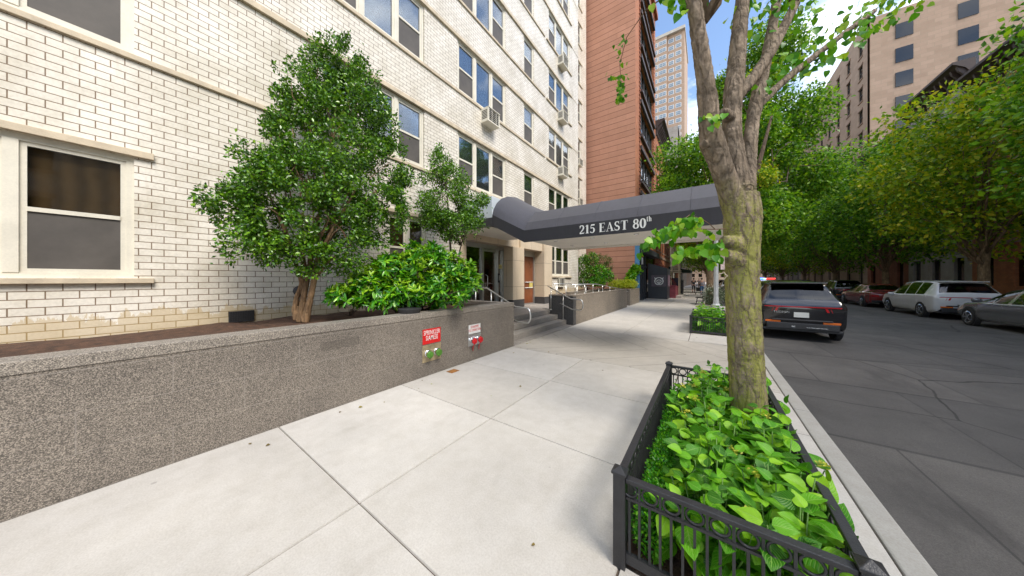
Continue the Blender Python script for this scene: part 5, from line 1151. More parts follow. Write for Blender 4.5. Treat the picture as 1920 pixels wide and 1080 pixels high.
# prism along y with (x, z) polygon: axis 1 keeps order (x, z)
M['curtain_white'] = curtainmat('white_curtain', (.62, .63, .62), 2)
def brown():
    x, y, W = -4.17, 21.0, 9.3
    t = thing('brownstone_building', 'tall building with a red block side wall, orange brick front and wide dark framed windows', 'apartment building', (x, y, 0)); h = 27
    zs = [5.7, 9.1, 12.6, 16.0, 19.4, 22.8]; hs = [(1.75, 8.0, z, z + 2.35) for z in zs]
    w = wall_holes(0, 0.0, W, -.1, h, hs + [(.5, 9.0, 0, 4.1)], .35); w.build('front_wall', M['orbrick'], t, fixn=False)
    s = MB().add([(-.001, 0, 4.0), (-16, 0, -.1), (-16, 0, h), (-.001, 0, h), (-.001, 0, -.1)], [(0, 4, 1, 2, 3)]); 
    s = MB().box(-16, -.02, -.1, -.4, .3, h).box(-.4, -.02, -.1, .01, -.001, h); s.build('side_wall', M['redblock'], t)
    MB().box(-16, .31, -.1, -1.5, W - .02, h - .3).box(-1.5, .31, h - .6, -.36, W - .02, h - .3).box(-1.5, W - .3, 0, -.36, W - .01, h - .6).box(-.2, -.03, h + .001, .25, W, h + .5).build('rear_block', M['rustbrick'], t)
    first = None
    for (a, b, c, d) in hs:
        if first is None:
            L_ = b - a; hh = d - c; fr = MB(); gl = MB()
            fr.box(-.3, 0, 0, -.15, L_, .1); fr.box(-.3, 0, hh - .1, -.15, L_, hh)
            for k in range(6):
                yy = k * (L_ - .08) / 5; fr.box(-.3, yy, .1, -.14, yy + .08, hh - .1)
            for k in range(5): yy = k * (L_ - .08) / 5 + .08; fr.box(-.28, yy, hh * .36, -.16, yy + (L_ - .08) / 5 - .08, hh * .36 + .06)
            gl.box(-.24, .05, .05, -.22, L_ - .05, hh - .05)
            first = fr.build('window', M['darkframe'], t); gl.build('glass', M['glass'], first); MB().box(-.33, .0, 0, -.305, L_, hh).build('curtain', M['curtain_white'], first); q = first
            box(-.02, -.15, hh + .002, .16, L_ + .15, hh + .28).build('lintel', M['corn'], first); box(-.02, -.1, -.2, .2, L_ + .1, -.002).build('sill', M['corn'], first)
        else: q = copy_tree(first, t)
        q.location = (0, a, c)
    qn = MB()       # toothed brick quoins either side of the windows
    for k in range(70):
        z = 4.6 + k * .32
        for yy in (1.35, 8.1): qn.box(.001, yy, z, .05, yy + .3, z + .16)
    qn.build('brick_quoins', M['rustbrick'], t)
    MB().box(-.02, -.025, 0, .06, 1.15, 4.1).box(.061, -.03, 0, .3, -.0, 4.1).build('blue_pier', M['blue'], t, bevel=.01)
    sf = MB()
    for yy in (1.2, 2.0, 2.9, 3.8): sf.box(-.12, yy, 0, .05, yy + .1, 4.0)
    sf.box(-.12, 1.2, 3.6, .4, 9.0, 4.05); sf.box(-.12, 1.3, .02, .0, 9.0, .5); sf.box(-.12, 1.3, 2.55, .02, 9.0, 2.7); sf.build('shopfront_frame', M['blackpanel'], t, bevel=.01)
    MB().box(-.1, 1.3, .5, -.08, 9.0, 3.6).build('shop_glass', M['farglass'], t); MB().box(-.6, 1.3, .1, -.5, 9.0, 3.9).build('shop_interior', M['curtain_dark'], t)
    MB().lathe((.12, 1.9, 2.75), (0, 0, 1), [(0, .07), (.5, .07), (.52, .05)], 12).build('white_wall_lamp', M['white'], t, smooth=True); MB().lathe((.12, 1.9, 3.3), (0, 0, 1), [(0, .06), (.08, .1), (.17, .07), (.2, .01)], 12).build('red_bell', M['red'], t, smooth=True)
brown()
# black vestibule with emblem
vb = thing('vestibule', 'black slanted roof shop vestibule with a white bear emblem panel projecting over the sidewalk', 'vestibule', (-4.1, 25.5, 0))
MB().prism([(0.05, 0), (1.46, 0), (1.46, 2.50), (0.05, 2.98)], 1, 0, 2.0).build('vestibule_body', M['blackpanel'], vb, bevel=.01)
lp_ = MB().box(.30, -.02, 1.02, 1.40, -.001, 1.95); lp_.build('emblem_panel', pm('purple_grey_panel', (.10, .08, .10), .5, .2, 6, .1), vb)
em = MB(); cxe, cze = .86, 1.46
strokes(em, [arc(0, 0, .30, .30, 118, -20 + 0, 16, .05, .085), arc(0, 0, .30, .30, 62 + 0, 200, 16, .05, .085), arc(0, 0, .30, .30, 205, 262, 8, .05, .08), arc(0, 0, .30, .30, -25, -82, 8, .05, .08),
             [(-.33, .30, .03), (-.27, .21, .10), (-.14, .20, .07)], [(.33, .30, .03), (.27, .21, .10), (.14, .20, .07)], arc(0, -.02, .17, .12, 20, 160, 10, .06, .06), [(-.20, .02, .05), (-.08, -.15, .06), (0, -.27, .10)], [(.20, .02, .05), (.08, -.15, .06), (0, -.27, .10)], [(-.06, -.05, .06), (0, -.10, .09), (.06, -.05, .06)]], cxe, cze, 1.0, 0, -.022)
em.build('emblem', M['white'], vb, fixn=False)
MB().box(1.462, .2, 1.0, 1.48, 1.8, 1.95).build('side_poster', pm('poster', (.22, .14, .18), .6, .5, 8, 0), vb)
MB().box(0.02, -.012, 0, .04, -.002, 2.98).box(.28, -.03, .98, 1.42, -.021, 1.01).box(.28, -.03, 1.96, 1.42, -.021, 1.99).build('panel_trim', M['darkframe'], vb)
# row of houses, near side
rowhouse('orange brick row house with a dark bracketed cornice behind the near trees', -4.17, 30.4, 6.6, 16.6, M['orbrick'], 4, 3, cat='row house')
rowhouse('rust red brick row house, second past the tall building', -4.17, 37.05, 6.4, 14.8, M['rustbrick'], 4, 3, cat='row house')
rowhouse('pale stone row house, third past the tall building', -4.17, 43.5, 7, 14, M['limestonefar'], 5, 3, cat='row house')
rowhouse('orange brick row house, fourth past the tall building', -4.17, 50.6, 8, 15, M['orbrick'], 4, 4, cat='row house')
rowhouse('grey brick apartment house far along the near side', -4.17, 58.7, 22, 30, M['greybrick'], 9, 8, z0=4.2, wh=1.6, cat='apartment building', cornice=False)
rowhouse('tan brick apartment house at the far end of the near side', -4.17, 81, 30, 34, M['tanbrick'], 10, 9, z0=4.2, wh=1.6, cat='apartment building', cornice=False)
# opposite side (flip: origin at far corner)
for lab, ye, W, h, m_, fl, nw in (('brown stone row house opposite, nearest the camera', 20, 8, 15.5, 'rustbrick', 4, 3), ('pale stone row house opposite the parked dark car', 27, 7, 17, 'limestonefar', 4, 3), ('orange brick row house on the opposite side', 34.5, 7.5, 15, 'orbrick', 4, 3),
                                 ('grey brick row house on the opposite side', 42, 7.5, 16.5, 'greybrick', 4, 3), ('rust brick row house farther along the opposite side', 50, 8, 15, 'rustbrick', 4, 3)):
    rowhouse(lab, 15.2, ye, W, h, M[m_], fl, nw, True, cat='row house')
rowhouse('tan apartment block on the opposite side in the distance', 15.2, 78, 28, 32, M['tanbrick'], 10, 8, True, z0=4.2, wh=1.6, cat='apartment building', cornice=False)
rowhouse('grey apartment block at the far end of the opposite side', 15.2, 116, 38, 36, M['greybrick'], 11, 9, True, z0=4.2, wh=1.6, cat='apartment building', cornice=False)
rowhouse('grey brick apartment house opposite and behind the camera', 15.2, 12, 26, 17, M['greybrick'], 4, 8, True, z0=4.2, wh=1.6, cat='apartment building', cornice=False)
rowhouse('pale block closing the far end of the street', 0, 0, 1, 1, M['tanbrick'], 1, 1) if False else None
# tan tower
def tower():
    pane_m = pm('pale_pane', (.24, .29, .33), .2, .45, .3, 0)
    Yt = 133.0; t = thing('tan_tower', 'tall tan brick apartment tower with many small windows rising behind the trees', 'tower', (-7.6, Yt, 0)); TOP = 104
    X = lambda px: (lambda s: (CY * s - SY) * Yt / (SY * s + CY))((px - 960) / F)
    x0, x1 = -34.0, 0.0
    MB().box(x0, 0, 0, x1, 22, TOP).box(x0, -1.0, 0, X(1250.5) + 7.6, -.001, TOP).build('tower_wall', M['tanbrick'], t)
    MB().box(x0 - .2, -1.2, TOP + .002, x1 + .3, 22, TOP + 1.2).build('parapet', M['limestonefar'], t)
    cols_ = [(1272, 2.0, 0), (1258.5, 2.0, 0), (1246, 1.5, -1.0), (1239.3, 1.5, -1.0), (1229.5, 1.7, -1.0), (1221, 1.7, -1.0), (1214, 1.7, -1.0)]
    def win(w):
        o = MB().box(0, -.03, 0, w, .0 - .002, 1.75).build('window', M['white'], t)
        MB().box(.15, -.05, .12, w - .15, -.031, .82).box(.15, -.05, .9, w - .15, -.031, 1.62).build('pane', pane_m, o); return o
    pw = {}; rest = MB(); zz = 1.6 + (524 - 236) * 112 / F; n = 0
    for k in range(32):
        z = TOP - 3.2 - k * 3.1
        if z < 3: break
        for px, w, yo in cols_:
            x = X(px) + 7.6 - w / 2
            if z > zz - 4 and n < 100:
                if w not in pw: q = pw[w] = win(w)
                else: q = copy_tree(pw[w], t)
                q.location = (x, yo, z); n += 1
            else: rest.box(x, yo - .03, z, x + w, yo - .002, z + 1.7)
    tag(rest.build('lower_windows', M['farglass'], t), kind='stuff')
tower()
fb = thing('far_block', 'broad pale apartment block closing the far end of the street', 'apartment building', (5, 190, 0))
MB().box(-45, 0, 0, 60, 20, 42).build('block_wall', M['tanbrick'], fb)
fw = MB()
for k in range(11):
    for j in range(30): fw.box(-43 + j * 3.4, -.05, 3 + k * 3.4, -41.4 + j * 3.4, -.002, 4.9 + k * 3.4)
tag(fw.build('windows', M['farglass'], fb), kind='stuff')

# ------------------------------------------------------------------ things along the near sidewalk, farther off
t = thing('stoop', 'dark red iron and stone stoop climbing to a row house beyond the black vestibule', 'stoop', (-4.15, 29.2, 0))
s_ = MB(); n = 12
for k in range(n): s_.box(.1 + k * .13, 0, 2.9 - k * .235, .1 + (k + 1) * .13 + .12, 1.2, 3.1 - k * .235)
s_.build('stairs', M['darkred'], t)
s_ = MB(); s_.bar((.1, -.02, 2.6), (1.75, -.02, -.05), .06, .35); s_.bar((.1, 1.22, 2.6), (1.75, 1.22, -.05), .06, .35)
for y in (-.02, 1.22):
    s_.bar((.1, y, 3.9), (1.75, y, 1.15), .05)
    for k in range(9): x = .1 + k * .2; s_.bar((x, y, 3.9 - k * .333), (x, y, 2.8 - k * .333), .025)
s_.build('railing', M['darkred'], t)
t = thing('scaffold', 'cream painted lattice scaffold frame standing before the red row house', 'scaffold', (-2.75, 29.6, 0))
s_ = MB()
for x in (0, .62):
    for y in (0, 1.3): s_.box(x - .04, y - .04, 0, x + .04, y + .04, 4.6)
for z in (2.25, 2.4): s_.box(-.12, -.12, z, .74, 1.42, z + .07)
s_.build('frame', M['tanmetal'], t)
s_ = MB()
for y in (0, 1.3):
    for k in range(6): x = .05 + k * .105; s_.box(x - .012, y - .012, 2.47, x + .012, y + .012, 4.6)
    for k in range(14): s_.box(0, y - .01, 2.6 + k * .15, .62, y + .01, 2.62 + k * .15)
s_.build('lattice', M['tanmetal'], t)
t = thing('areaway_wall', 'low maroon painted areaway wall beside the sidewalk', 'low wall', (-2.75, 27.3, 0))
MB().box(0, 0, 0, .55, .3, 1.05).box(.35, .303, 0, .55, 3.2, 1.0).build('wall', M['maroon'], t, bevel=.01); MB().box(-.03, -.03, 1.052, .58, .33, 1.1).build('coping', M['maroon'], t); MB().box(.553, 0.3, 0, .95, 4.5, .18).build('step', M['concretefar'], t)
t = thing('area_railing', 'black iron area railing with dark panels past the maroon wall', 'railing', (-2.2, 30.6, 0))
s_ = MB()
for k in range(40): y = k * .16; s_.box(-.012, y - .012, 0, .012, y + .012, 1.55)
s_.box(-.02, -.02, .15, .02, 6.3, .19); s_.box(-.02, -.02, 1.45, .02, 6.3, 1.49); s_.build('bars', M['black'], t)
MB().box(-.95, .05, .1, -.03, 2.1, 1.75).build('dark_panel', pm('navy_panel', (.025, .025, .05), .6, .1, 4, .1), t)
t = thing('shop_awning', 'flat dark green shop awning far along the sidewalk', 'awning', (-4.1, 41, 2.75)); MB().prism([(0, .55), (2.4, 0), (2.4, -.25), (0, -.25)], 1, 0, 5).build('awning_cloth', pm('green_cloth', (.012, .035, .022), .8, .1, 4, .1), t)
MB().bar((0, .1, -.25), (2.3, .1, -.25), .03).bar((0, 4.9, -.25), (2.3, 4.9, -.25), .03).build('awning_arm', M['black'], t)
# bench, flowering shrub, lamp post
t = thing('bench', 'small dark metal bench at the tree pit beyond the lamp post', 'bench', (-.42, 21.2, 0))
MB().box(-.2, 0, .42, .2, .9, .45).build('seat', M['black'], t); MB().box(.17, 0, .6, .2, .9, .85).build('backrest', M['black'], t)
for y in (.05, .85): MB().bar((-.18, y, 0), (-.10, y, .42), .04).bar((.2, y, 0), (.19, y, .85), .04).bar((-.16, y, .2), (.19, y, .2), .03).build('leg', M['black'], t)
M['silver'] = leafmat('silvery_leaf', G((.07, .11, .06), (.14, .19, .11), (.26, .31, .22)), .6, .2); M['whiteflower'] = leafmat('white_petal', G((.55, .57, .52), (.8, .8, .78)), .6, .3)
t = thing('flowering_shrub', 'grey green shrub with white flowers behind the lamp post', 'shrub', (.25, 21.0, 0))
foliage('leaves', M['silver'], [((0, 0, .55), (.5, .45, .6)), ((.35, .1, .5), (.4, .4, .55))], 5200, .06, T_DIAMOND, t, 61, gap=.05, shell=.6); foliage('flowers', M['whiteflower'], [((0, 0, .7), (.5, .45, .6)), ((.35, .1, .7), (.4, .4, .5))], 420, .06, T_HEART, t, 62, gap=.2, shell=.9)['kind'] = 'stuff'
MB().tube([(0, 0, 0), (0, 0, .5)], .03, 6).build('stem', M['barkdark'], t)
LX, LYY = .42, 19.9
t = thing('lamp_post', 'pale grey street lamp post with a long arm over the road', 'street lamp', (LX, LYY, 0))
MB().lathe((0, 0, 0), (0, 0, 1), [(0, .24), (.12, .23), (.2, .15), (.5, .13), (.55, .115), (3, .11), (9.9, .06)], 8).build('pole', M['galv'], t); 
MB().tube([(0, 0, 9.35), (.35, 0, 9.8), (1, 0, 10.02), (2.5, 0, 10.42), (3.6, 0, 10.62)], [.055, .05, .045, .04, .035], 8).build('arm', M['galv'], t, smooth=True)
MB().lathe((3.5, 0, 10.58), (1, 0, .1), [(0, .05), (.1, .10), (.45, .15), (.75, .12), (.85, .03)], 12).build('lamp_head', M['galv'], t, smooth=True)
c0 = Vector(at(1355, 466, 2.36)); t = thing('hanging_tag', 'pale pink paper strip with a star ring hanging from the mossy tree', 'ornament', c0)
MB().box(-.014, -.002, -.18, .014, .002, 0).build('strip', pm('pale_pink_paper', (.66, .50, .48), .8, .25, 60, 0), t); MB().tube([(0, 0, -.18), (0, 0, -.20)], .002, 5).build('string', M['twig'], t)
MB().tube([(.022 * math.cos(a * math.pi / 5) * (1 if a % 2 else 1.5), 0, -.235 + .022 * math.sin(a * math.pi / 5) * (1 if a % 2 else 1.5)) for a in range(10)], .005, 6, closed=True).build('star_ring', M['tanmetal'], t)

# ------------------------------------------------------------------ cars
STY = {
 'suv': [(0, .46, .96, 1.00, .76, .80, .72), (.05, .36, 1.0, 1.06, .84, .87, .78), (.20, .30, 1.03, 1.22, .89, .90, .72), (.48, .25, 1.05, 1.60, .905, .91, .60), (.95, .25, 1.04, 1.665, .91, .91, .62), (2.0, .25, 1.01, 1.69, .91, .91, .64), (2.85, .25, .99, 1.61, .91, .91, .62), (3.25, .25, .98, 1.36, .91, .905, .66), (3.62, .25, .97, 1.08, .905, .90, .74), (4.2, .27, .93, 1.0, .89, .88, .72), (4.5, .33, .78, .88, .84, .82, .66), (4.6, .42, .62, .70, .74, .74, .6)],
 'sedan': [(0, .42, .84, .88, .72, .76, .68), (.06, .32, .90, .95, .82, .84, .74), (.5, .24, .93, 1.0, .88, .88, .72), (.75, .22, .93, 1.06, .89, .89, .68), (1.35, .22, .92, 1.40, .90, .90, .56), (2.2, .22, .90, 1.45, .90, .90, .58), (2.8, .22, .89, 1.36, .90, .90, .57), (3.5, .22, .88, .97, .90, .89, .70), (4.2, .24, .82, .88, .87, .86, .68), (4.6, .30, .68, .76, .82, .80, .62), (4.72, .38, .55, .62, .70, .70, .55)]}
def car(style, paint, label, x, y, heading=0, police=False, group=None, name='parked_car', cat='car', text_=None):
    S_ = np.array(STY[style], float); t = thing(name, label, cat, (x, y, -.12), heading, group); Lc = S_[-1, 0]
    ys_ = np.unique(np.concatenate([np.linspace(0, Lc, 70), S_[:, 0]])); st_ = np.stack([np.interp(ys_, S_[:, 0], S_[:, k]) for k in range(1, 7)], 1)
    for _ in range(2):
        sm_ = st_.copy(); sm_[1:-1] = .25 * st_[:-2] + .5 * st_[1:-1] + .25 * st_[2:]; st_ = sm_
    rows = []
    for yv, (zb, zl, zt, w1, w2, w3) in zip(ys_, st_):
        cp = [(w1 * .93, zb), (w1, zb + .10), (w1 + .015, zb + (zl - zb) * .5), (w2, zl - .06), (w2 - .03, zl), (w3 + (w2 - w3) * .42, zl + (zt - zl) * .5), (w3, zt - (zt - zl) * .13), (w3 - .10, zt - (zt - zl) * .03), (w3 * .5, zt), (0, zt + .012)]
        rows.append(cp)
    sub = 3; full = []
    for cp in rows:
        q = []
        for i in range(len(cp) - 1):
            p0, p1, p2, p3 = cp[max(i - 1, 0)], cp[i], cp[i + 1], cp[min(i + 2, len(cp) - 1)]
            for s in range(sub):
                u = s / sub; q.append(tuple(.5 * ((2 * p1[k]) + (-p0[k] + p2[k]) * u + (2 * p0[k] - 5 * p1[k] + 4 * p2[k] - p3[k]) * u * u + (-p0[k] + 3 * p1[k] - 3 * p2[k] + p3[k]) * u ** 3) for k in (0, 1)))
        q.append(cp[-1]); full.append(q)
    nj = len(full[0]); V = []; 
    for yv, q in zip(ys_, full): V += [(a, yv, b) for a, b in q] + [(-a, yv, b) for a, b in q[-2::-1]]
    nr = 2 * nj - 1; body, glass = [], []
    def yw(a, b): return lambda v: a < v < b
    if style == 'suv': sw_ = [(.72, 1.32), (1.40, 2.20), (2.28, 3.12)]; rear = (.14, .46); wind = (2.92, 3.55)
    else: sw_ = [(1.05, 1.38), (1.45, 2.15), (2.23, 3.15)]; rear = (.78, 1.30); wind = (2.85, 3.42)
    for i in range(len(ys_) - 1):
        ym = (ys_[i] + ys_[i + 1]) / 2; cab = st_[i][2] - st_[i][1]
        for j in range(nr - 1):
            k = j if j < nj - 1 else nr - 2 - j; f = (i * nr + j, i * nr + j + 1, (i + 1) * nr + j + 1, (i + 1) * nr + j)
            g_ = False
            if 4 * sub + 0 <= k < 6 * sub and cab > .28 and any(a < ym < b for a, b in sw_): g_ = True
            if k >= 6 * sub + 1 and (rear[0] < ym < rear[1] or wind[0] < ym < wind[1]): g_ = True
            (glass if g_ else body).append(f)
    body.append(tuple(range(nr))); body.append(tuple(range(len(V) - 1, len(V) - nr - 1, -1)))
    for nm, fs, mm in (('body', body, paint), ('windows', glass, M['carglass'])):
        used = sorted({v for f in fs for v in f}); mp = {v: i for i, v in enumerate(used)}; m_ = MB(); m_.v = [V[v] for v in used]; m_.f = [tuple(mp[v] for v in f) for f in fs]; m_.build(nm, mm, t, smooth=True)
    MB().box(-.62, .5, .5, .62, Lc - 1.1, .95).box(-.55, .3, .3, .55, Lc - .3, .5).box(-.5, 1.25, .95, -.15, 1.35, 1.30).box(.15, 1.25, .95, .5, 1.35, 1.30).build('interior', M['plastic'], t)
    wr = .35 if style == 'suv' else .32
    for yw_ in (.88, Lc - .92):
        for s in (-1, 1):
            MB().lathe((s * .80, yw_, wr + .02), (s, 0, 0), [(0, wr + .055), (.118, wr + .05), (.12, .1)], 28).build('wheel_arch', M['plastic'], t)
            w_ = MB().lathe((s * .78, yw_, wr), (s, 0, 0), [(0, wr * .9), (.01, wr), (.16, wr), (.17, wr * .93), (.165, wr * .70)], 28).build('wheel', M['rubber'], t)
            rm = MB().lathe((s * .94, yw_, wr), (s, 0, 0), [(0, wr * .69), (.012, wr * .69), (.005, wr * .6), (.0, .05), (.015, .04)], 24)
            for a in range(5):
                an = a * 2 * math.pi / 5; rm.bar((s * .947, yw_, wr), (s * .953, yw_ + math.cos(an) * wr * .64, wr + math.sin(an) * wr * .64), .05, .03, up=(1, 0, 0))
            rm.build('rim', M['chrome'], w_)
    zl = S_[1, 2]
    for s in (-1, 1):
        if style == 'suv':
            m_ = MB()
            for k in range(3): m_.obox((s * (.50 + .10 * k), .022 + .010 * k ** 2 , zl - .13 - .01 * k), (.026, s * .004, .0), (0, .03, 0), (-s * .018, .0, .05))
            m_.build('tail_lamp', M['tail'], t, bevel=.004)
            MB().box(s * .42 if s > 0 else -.74, -.022, .50, .74 if s > 0 else -.42, .05, .555).build('reflector', M['amber'], t, bevel=.006)
        else: MB().box(s * .5 if s > 0 else -.79, -.005, .66, .79 if s > 0 else -.5, .1, .80).build('tail_lamp', M['tail'], t, bevel=.01)
        MB().box(s * .52 if s > 0 else -.8, Lc - .2, .60, .8 if s > 0 else -.52, Lc - .06, .72).build('headlight', M['chrome'], t, bevel=.01)
        MB().lathe((s * .93, Lc - 1.55, .98), (s, 0, 0), [(0, .04), (.05, .075), (.17, .08), (.2, .05)], 14).build('mirror', paint, t, smooth=True)
    if style == 'suv':
        MB().box(-.76, -.012, zl - .065, .76, .03, zl - .035).build('light_bar', M['tail'], t, bevel=.004)
        MB().box(-.72, -.045, .32, .72, .05, .50).box(-.80, .0, .26, .80, .3, .34).box(-.60, -.05, .56, .60, .03, .60).build('rear_bumper', M['plastic'], t, bevel=.02)
        MB().box(-.58, .28, 1.60, .58, .60, 1.635).build('spoiler', paint, t, bevel=.012); MB().box(-.20, -.06, .38, -.13, .02, .42).box(.1, -.06, .38, .5, .02, .40).build('exhaust_trim', M['chrome'], t)
    else: MB().box(-.8, -.03, .34, .8, .06, .46).build('rear_bumper', M['plastic'], t, bevel=.02)
    p_ = MB().box(-.15, -.03, .66, .15, -.015, .80).build('licence_plate', M['plate'], t)
    if text_: text(text_, .075, M['chrome'], t, (-.40, -.008, .79), FYN, 'lettering', .003, 1.15)
    if police:
        b_ = MB().box(-.62, 1.9, 1.70, .62, 2.2, 1.735).build('light_bar_base', M['plastic'], t)
        MB().box(-.60, 1.92, 1.737, -.08, 2.18, 1.83).build('blue_lamp', emit('blue_beacon', (.03, .10, 1.0), 7), b_, bevel=.01); MB().box(.08, 1.92, 1.737, .60, 2.18, 1.83).build('red_lamp', emit('red_beacon', (1.0, .04, .03), 1.2), b_, bevel=.01)
        MB().box(-.08, 1.92, 1.737, .08, 2.18, 1.82).build('white_lamp', emit('teal_beacon', (.4, .9, 1.0), 1.5), b_)
        MB().box(-.915, 1.2, .62, -.905, 3.6, .72).box(.905, 1.2, .62, .915, 3.6, .72).build('blue_stripe', M['blue'], t)
    return t
car('suv', M['carblack'], 'black parked suv with slanted red tail lamps just past the mossy tree', 2.14, 10.95, text_='TUCSON', cat='car')
car('suv', M['carwhite'], 'white police suv with flashing blue and red roof lights', 3.55, 26.6, -.03, True, name='police_car', cat='police car')
ck = 'cars parked along the near kerb'
for i, (st_n, p, lab, y) in enumerate((('sedan', 'carblack', 'black sedan, first parked car beyond the lamp post', 20.6), ('suv', 'carblack', 'black suv, second parked car beyond the lamp post', 26.6), ('sedan', 'cargrey', 'grey sedan, third parked car beyond the lamp post', 32.6), ('suv', 'carwhite', 'white suv far along the near kerb', 38.4), ('sedan', 'carred', 'dark red sedan far along the near kerb', 44.4), ('suv', 'cargrey', 'grey suv farthest along the near kerb', 50.4))):
    car(st_n, M[p], lab, 2.1, y, 0, group=ck)
co = 'cars parked along the opposite kerb'
for i, (st_n, p, lab, y) in enumerate((('sedan', 'cargrey', 'grey sedan, nearest parked on the opposite side', 14.6), ('suv', 'carwhite', 'white suv, second parked on the opposite side', 20.4), ('sedan', 'carred', 'dark red sedan parked on the opposite side', 26.3), ('suv', 'carblack', 'black suv parked on the opposite side', 32.2), ('sedan', 'carwhite', 'white sedan parked on the opposite side', 38.2), ('suv', 'cargrey', 'grey suv parked far on the opposite side', 44.2))):
    car(st_n, M[p], lab, 8.95, y, 0, group=co)

# ------------------------------------------------------------------ people
def skin(name, chains, mat, parent, sub=2):
    "chains: list of lists of (point, radius); shared points join"
    vs, rs, es, idx = [], [], [], {}
    for ch in chains:
        prev = None
        for p, r in ch:
            k = tuple(round(c, 3) for c in p)
            if k not in idx: idx[k] = len(vs); vs.append(p); rs.append(r)
            i = idx[k]
            if prev is not None and prev != i: es.append((prev, i))
            prev = i
    me = bpy.data.meshes.new(name); me.from_pydata(vs, es, []); o = bpy.data.objects.new(name, me); col.objects.link(o); me.materials.append(mat); o.parent = parent
    m = o.modifiers.new('skin', 'SKIN'); m.use_smooth_shade = True
    sv = me.skin_vertices[0].data
    for i, r in enumerate(rs): sv[i].radius = (r, r) if not isinstance(r, tuple) else r; sv[i].use_root = (i == 0)
    s = o.modifiers.new('sub', 'SUBSURF'); s.levels = s.render_levels = sub
    return o
def person(label, x, y, z, rz, shirt, legs, shorts=False, stride=.12, bend=.0, arm=.0, group=None, scale=1.0):
    t = thing('person', label, 'person', (x, y, z), rz, group); t.scale = (scale,) * 3
    pel = (0, 0, .95); f = bend
    ch = (0, .06 + f * .25, 1.38); nk = (0, .09 + f * .34, 1.50); hd = (0, .12 + f * .45, 1.62); ht_ = (0, .11 + f * .47, 1.72)
    body = [[(pel, (.15, .10)), ((0, .03 + f * .1, 1.15), (.135, .10)), (ch, (.16, .11)), (nk, .055), ((0, nk[1] + .01, 1.55), .055), (hd, (.078, .095)), (ht_, (.07, .085))]]
    for s in (-1, 1):
        hp = (s * .09, 0, .90); kn = (s * .10, stride * s * .6 + .04, .50); an = (s * .10, stride * s - .02, .09); toe = (s * .11, stride * s + .16, .03)
        body.append([(pel, (.15, .10)), (hp, .085), (kn, .056), ((s * .10, (kn[1] + an[1]) / 2 - .02, .33), .058), (an, .04), (toe, .035)])
        sh = (s * .185, ch[1], 1.42); el = (s * .25, ch[1] + .02 + arm * .15 - .08 * s * stride, 1.13); wr = (s * .24, ch[1] + .10 + arm * .38 - .1 * s * stride, .92 + arm * .22)
        hdn = (s * .235, wr[1] + .05, wr[2] - .07)
        body.append([(ch, (.16, .11)), (sh, .052), (el, .040), (wr, .027), (hdn, (.035, .02))])
        for q in range(4): a = (s * (.235 + .018 * (q - 1.5)), hdn[1] + .012, hdn[2] - .03); body.append([(hdn, (.035, .02)), (a, .009), ((a[0], a[1] + .012, a[2] - .045 + .006 * abs(q - 1.5)), .008)])
        body.append([(hdn, (.035, .02)), ((s * .20, hdn[1] + .03, hdn[2] - .02), .009)])
    skin('body', body, M['skin'], t, 1)
    top = [[((0, .0, .93), (.165, .12)), ((0, .03 + f * .1, 1.15), (.155, .12)), (ch, (.18, .13)), ((0, ch[1] + .02, 1.47), (.09, .08))]]
    for s in (-1, 1):
        sh = (s * .185, ch[1], 1.42); el = (s * .25, ch[1] + .02 + arm * .15 - .08 * s * stride, 1.13); m_ = tuple(a * .35 + b * .65 for a, b in zip(sh, el)); top.append([(ch, (.18, .13)), (sh, .068), (m_, .058)])
    skin('shirt', top, shirt, t, 2)
    low = [[((0, 0, 1.0), (.16, .12)), (pel, (.17, .12))]]
    for s in (-1, 1):
        hp = (s * .09, 0, .90); kn = (s * .10, stride * s * .6 + .04, .50); an = (s * .10, stride * s - .02, .12)
        c = [(pel, (.17, .12)), (hp, .10)]
        c += [(tuple(a * .2 + b * .8 for a, b in zip(hp, kn)), .085)] if shorts else [(kn, .072), (an, .055)]
        low.append(c)
    skin('shorts' if shorts else 'trousers', low, legs, t, 2)
    MB().lathe((0, hd[1] - .012, 1.625), (0, 0, 1), [(.0, .082), (.05, .094), (.10, .085), (.135, .055), (.15, .01)], 16).build('hair', M['hair'], t, smooth=True)
    for s in (-1, 1): m_ = MB().box(s * .105 - .045, stride * s - .07, 0, s * .105 + .045, stride * s + .19, .07).build('shoe', M['plastic'], t, bevel=.02)
    return t
person('man in a dark shirt and shorts behind the lobby glass, bending forward', -6.98, 7.45, .5, R(20), M['shirtdark'], M['shorts'], True, .08, .6, .6)
person('man in a black top standing behind the first man in the lobby', -7.25, 7.95, .5, R(150), M['shirtdark'], M['jeans'], False, .05, .1, .4)
person('person in a black shirt walking away along the far sidewalk', -1.30, 38.8, 0, 0, M['shirtdark'], M['shorts'], False, .2, .1, .3)
person('person in a grey shirt and blue jeans walking away near the kerb', -.45, 34.7, 0, R(8), M['shirtgrey'], M['jeans'], False, .2, .15, .7)
person('person in a grey shirt far beyond the two walkers', -1.1, 55, 0, 0, M['shirtgrey'], M['shorts'], False, .2, .0, .2)
t = thing('stroller', 'dark folding stroller pushed by the person in grey', 'stroller', (-.75, 35.4, 0))
MB().box(-.2, -.1, .35, .2, .45, .75).build('seat', M['plastic'], t, bevel=.05); MB().bar((-.2, -.4, 1.0), (-.2, .3, .2), .03).bar((.2, -.4, 1.0), (.2, .3, .2), .03).bar((-.2, -.4, 1.0), (.2, -.4, 1.0), .03).build('frame', M['black'], t)
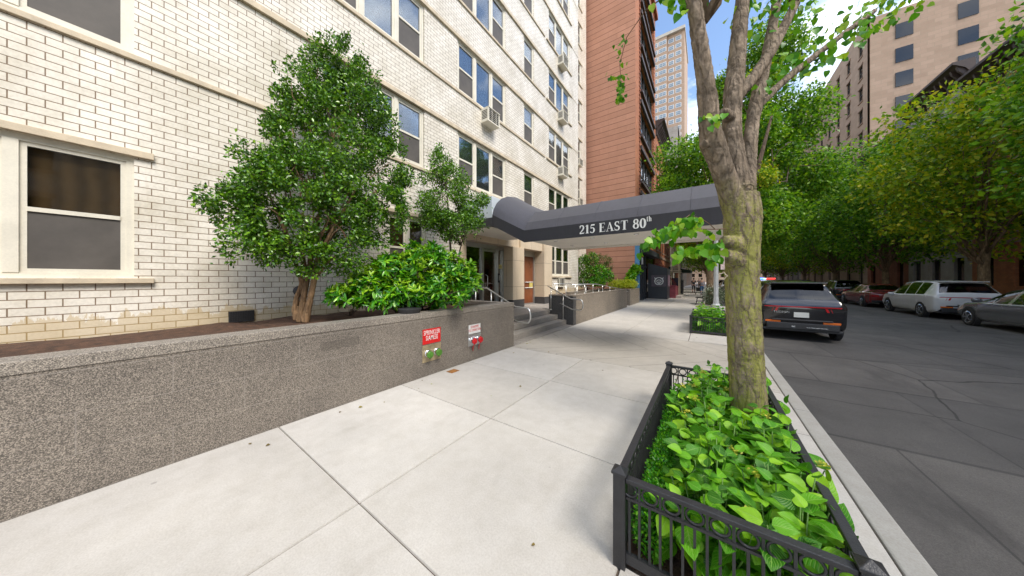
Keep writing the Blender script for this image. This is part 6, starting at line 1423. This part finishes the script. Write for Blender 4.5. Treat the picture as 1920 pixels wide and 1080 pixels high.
for s in (-1, 1):
    for y in (-.15, .4): MB().lathe((s * .24, y, .1), (s, 0, 0), [(0, .1), (.04, .1)], 14).build('wheel', M['rubber'], t)

# ------------------------------------------------------------------ sky and sun
SUN_EL, SUN_AZ = R(50), R(-18)     # azimuth measured from +X towards +Y
wld = bpy.data.worlds.new("World"); sc.world = wld; wld.use_nodes = True
N, L = wld.node_tree.nodes, wld.node_tree.links; bg = N['Background']
sk = N.new('ShaderNodeTexSky'); sk.sky_type = 'NISHITA'; sk.sun_disc = False; sk.sun_elevation = SUN_EL; sk.sun_rotation = R(90) - SUN_AZ; sk.air_density = 1.0; sk.dust_density = .6; sk.ozone_density = 1.4
tc = N.new('ShaderNodeTexCoord'); mp = N.new('ShaderNodeMapping'); mp.inputs['Scale'].default_value = (1, 1, 2.2); L.new(tc.outputs['Generated'], mp.inputs['Vector'])
n1 = N.new('ShaderNodeTexNoise'); n1.inputs['Scale'].default_value = 2.6; n1.inputs['Detail'].default_value = 8; n1.inputs['Roughness'].default_value = .6; L.new(mp.outputs[0], n1.inputs['Vector'])
cr = ramp(N, L, n1.outputs['Fac'], [(.46, (0,) * 3), (.66, (1,) * 3)])
L.new(mixc(N, L, cr, sk.outputs[0], (8.5, 8.5, 8.7)), bg.inputs['Color']); bg.inputs['Strength'].default_value = .15
sl = bpy.data.lights.new('sun', 'SUN'); sl.energy = 2.0; sl.angle = R(26); sl.color = (1, .93, .83); so = bpy.data.objects.new('sun', sl); col.objects.link(so)
dv = Vector((math.cos(SUN_AZ) * math.cos(SUN_EL), math.sin(SUN_AZ) * math.cos(SUN_EL), math.sin(SUN_EL))); so.rotation_euler = dv.to_track_quat('Z', 'Y').to_euler(); so.location = (0, 0, 40)
vs = sc.view_settings; vs.view_transform = 'Standard'; vs.look = 'None'; vs.gamma = 1; vs.exposure = 1.12; vs.use_curve_mapping = False
sc.cycles.max_bounces = 8; sc.cycles.transparent_max_bounces = 12; sc.cycles.sample_clamp_indirect = 6; sc.cycles.use_denoising = True; sc.cycles.caustics_reflective = False; sc.cycles.caustics_refractive = False
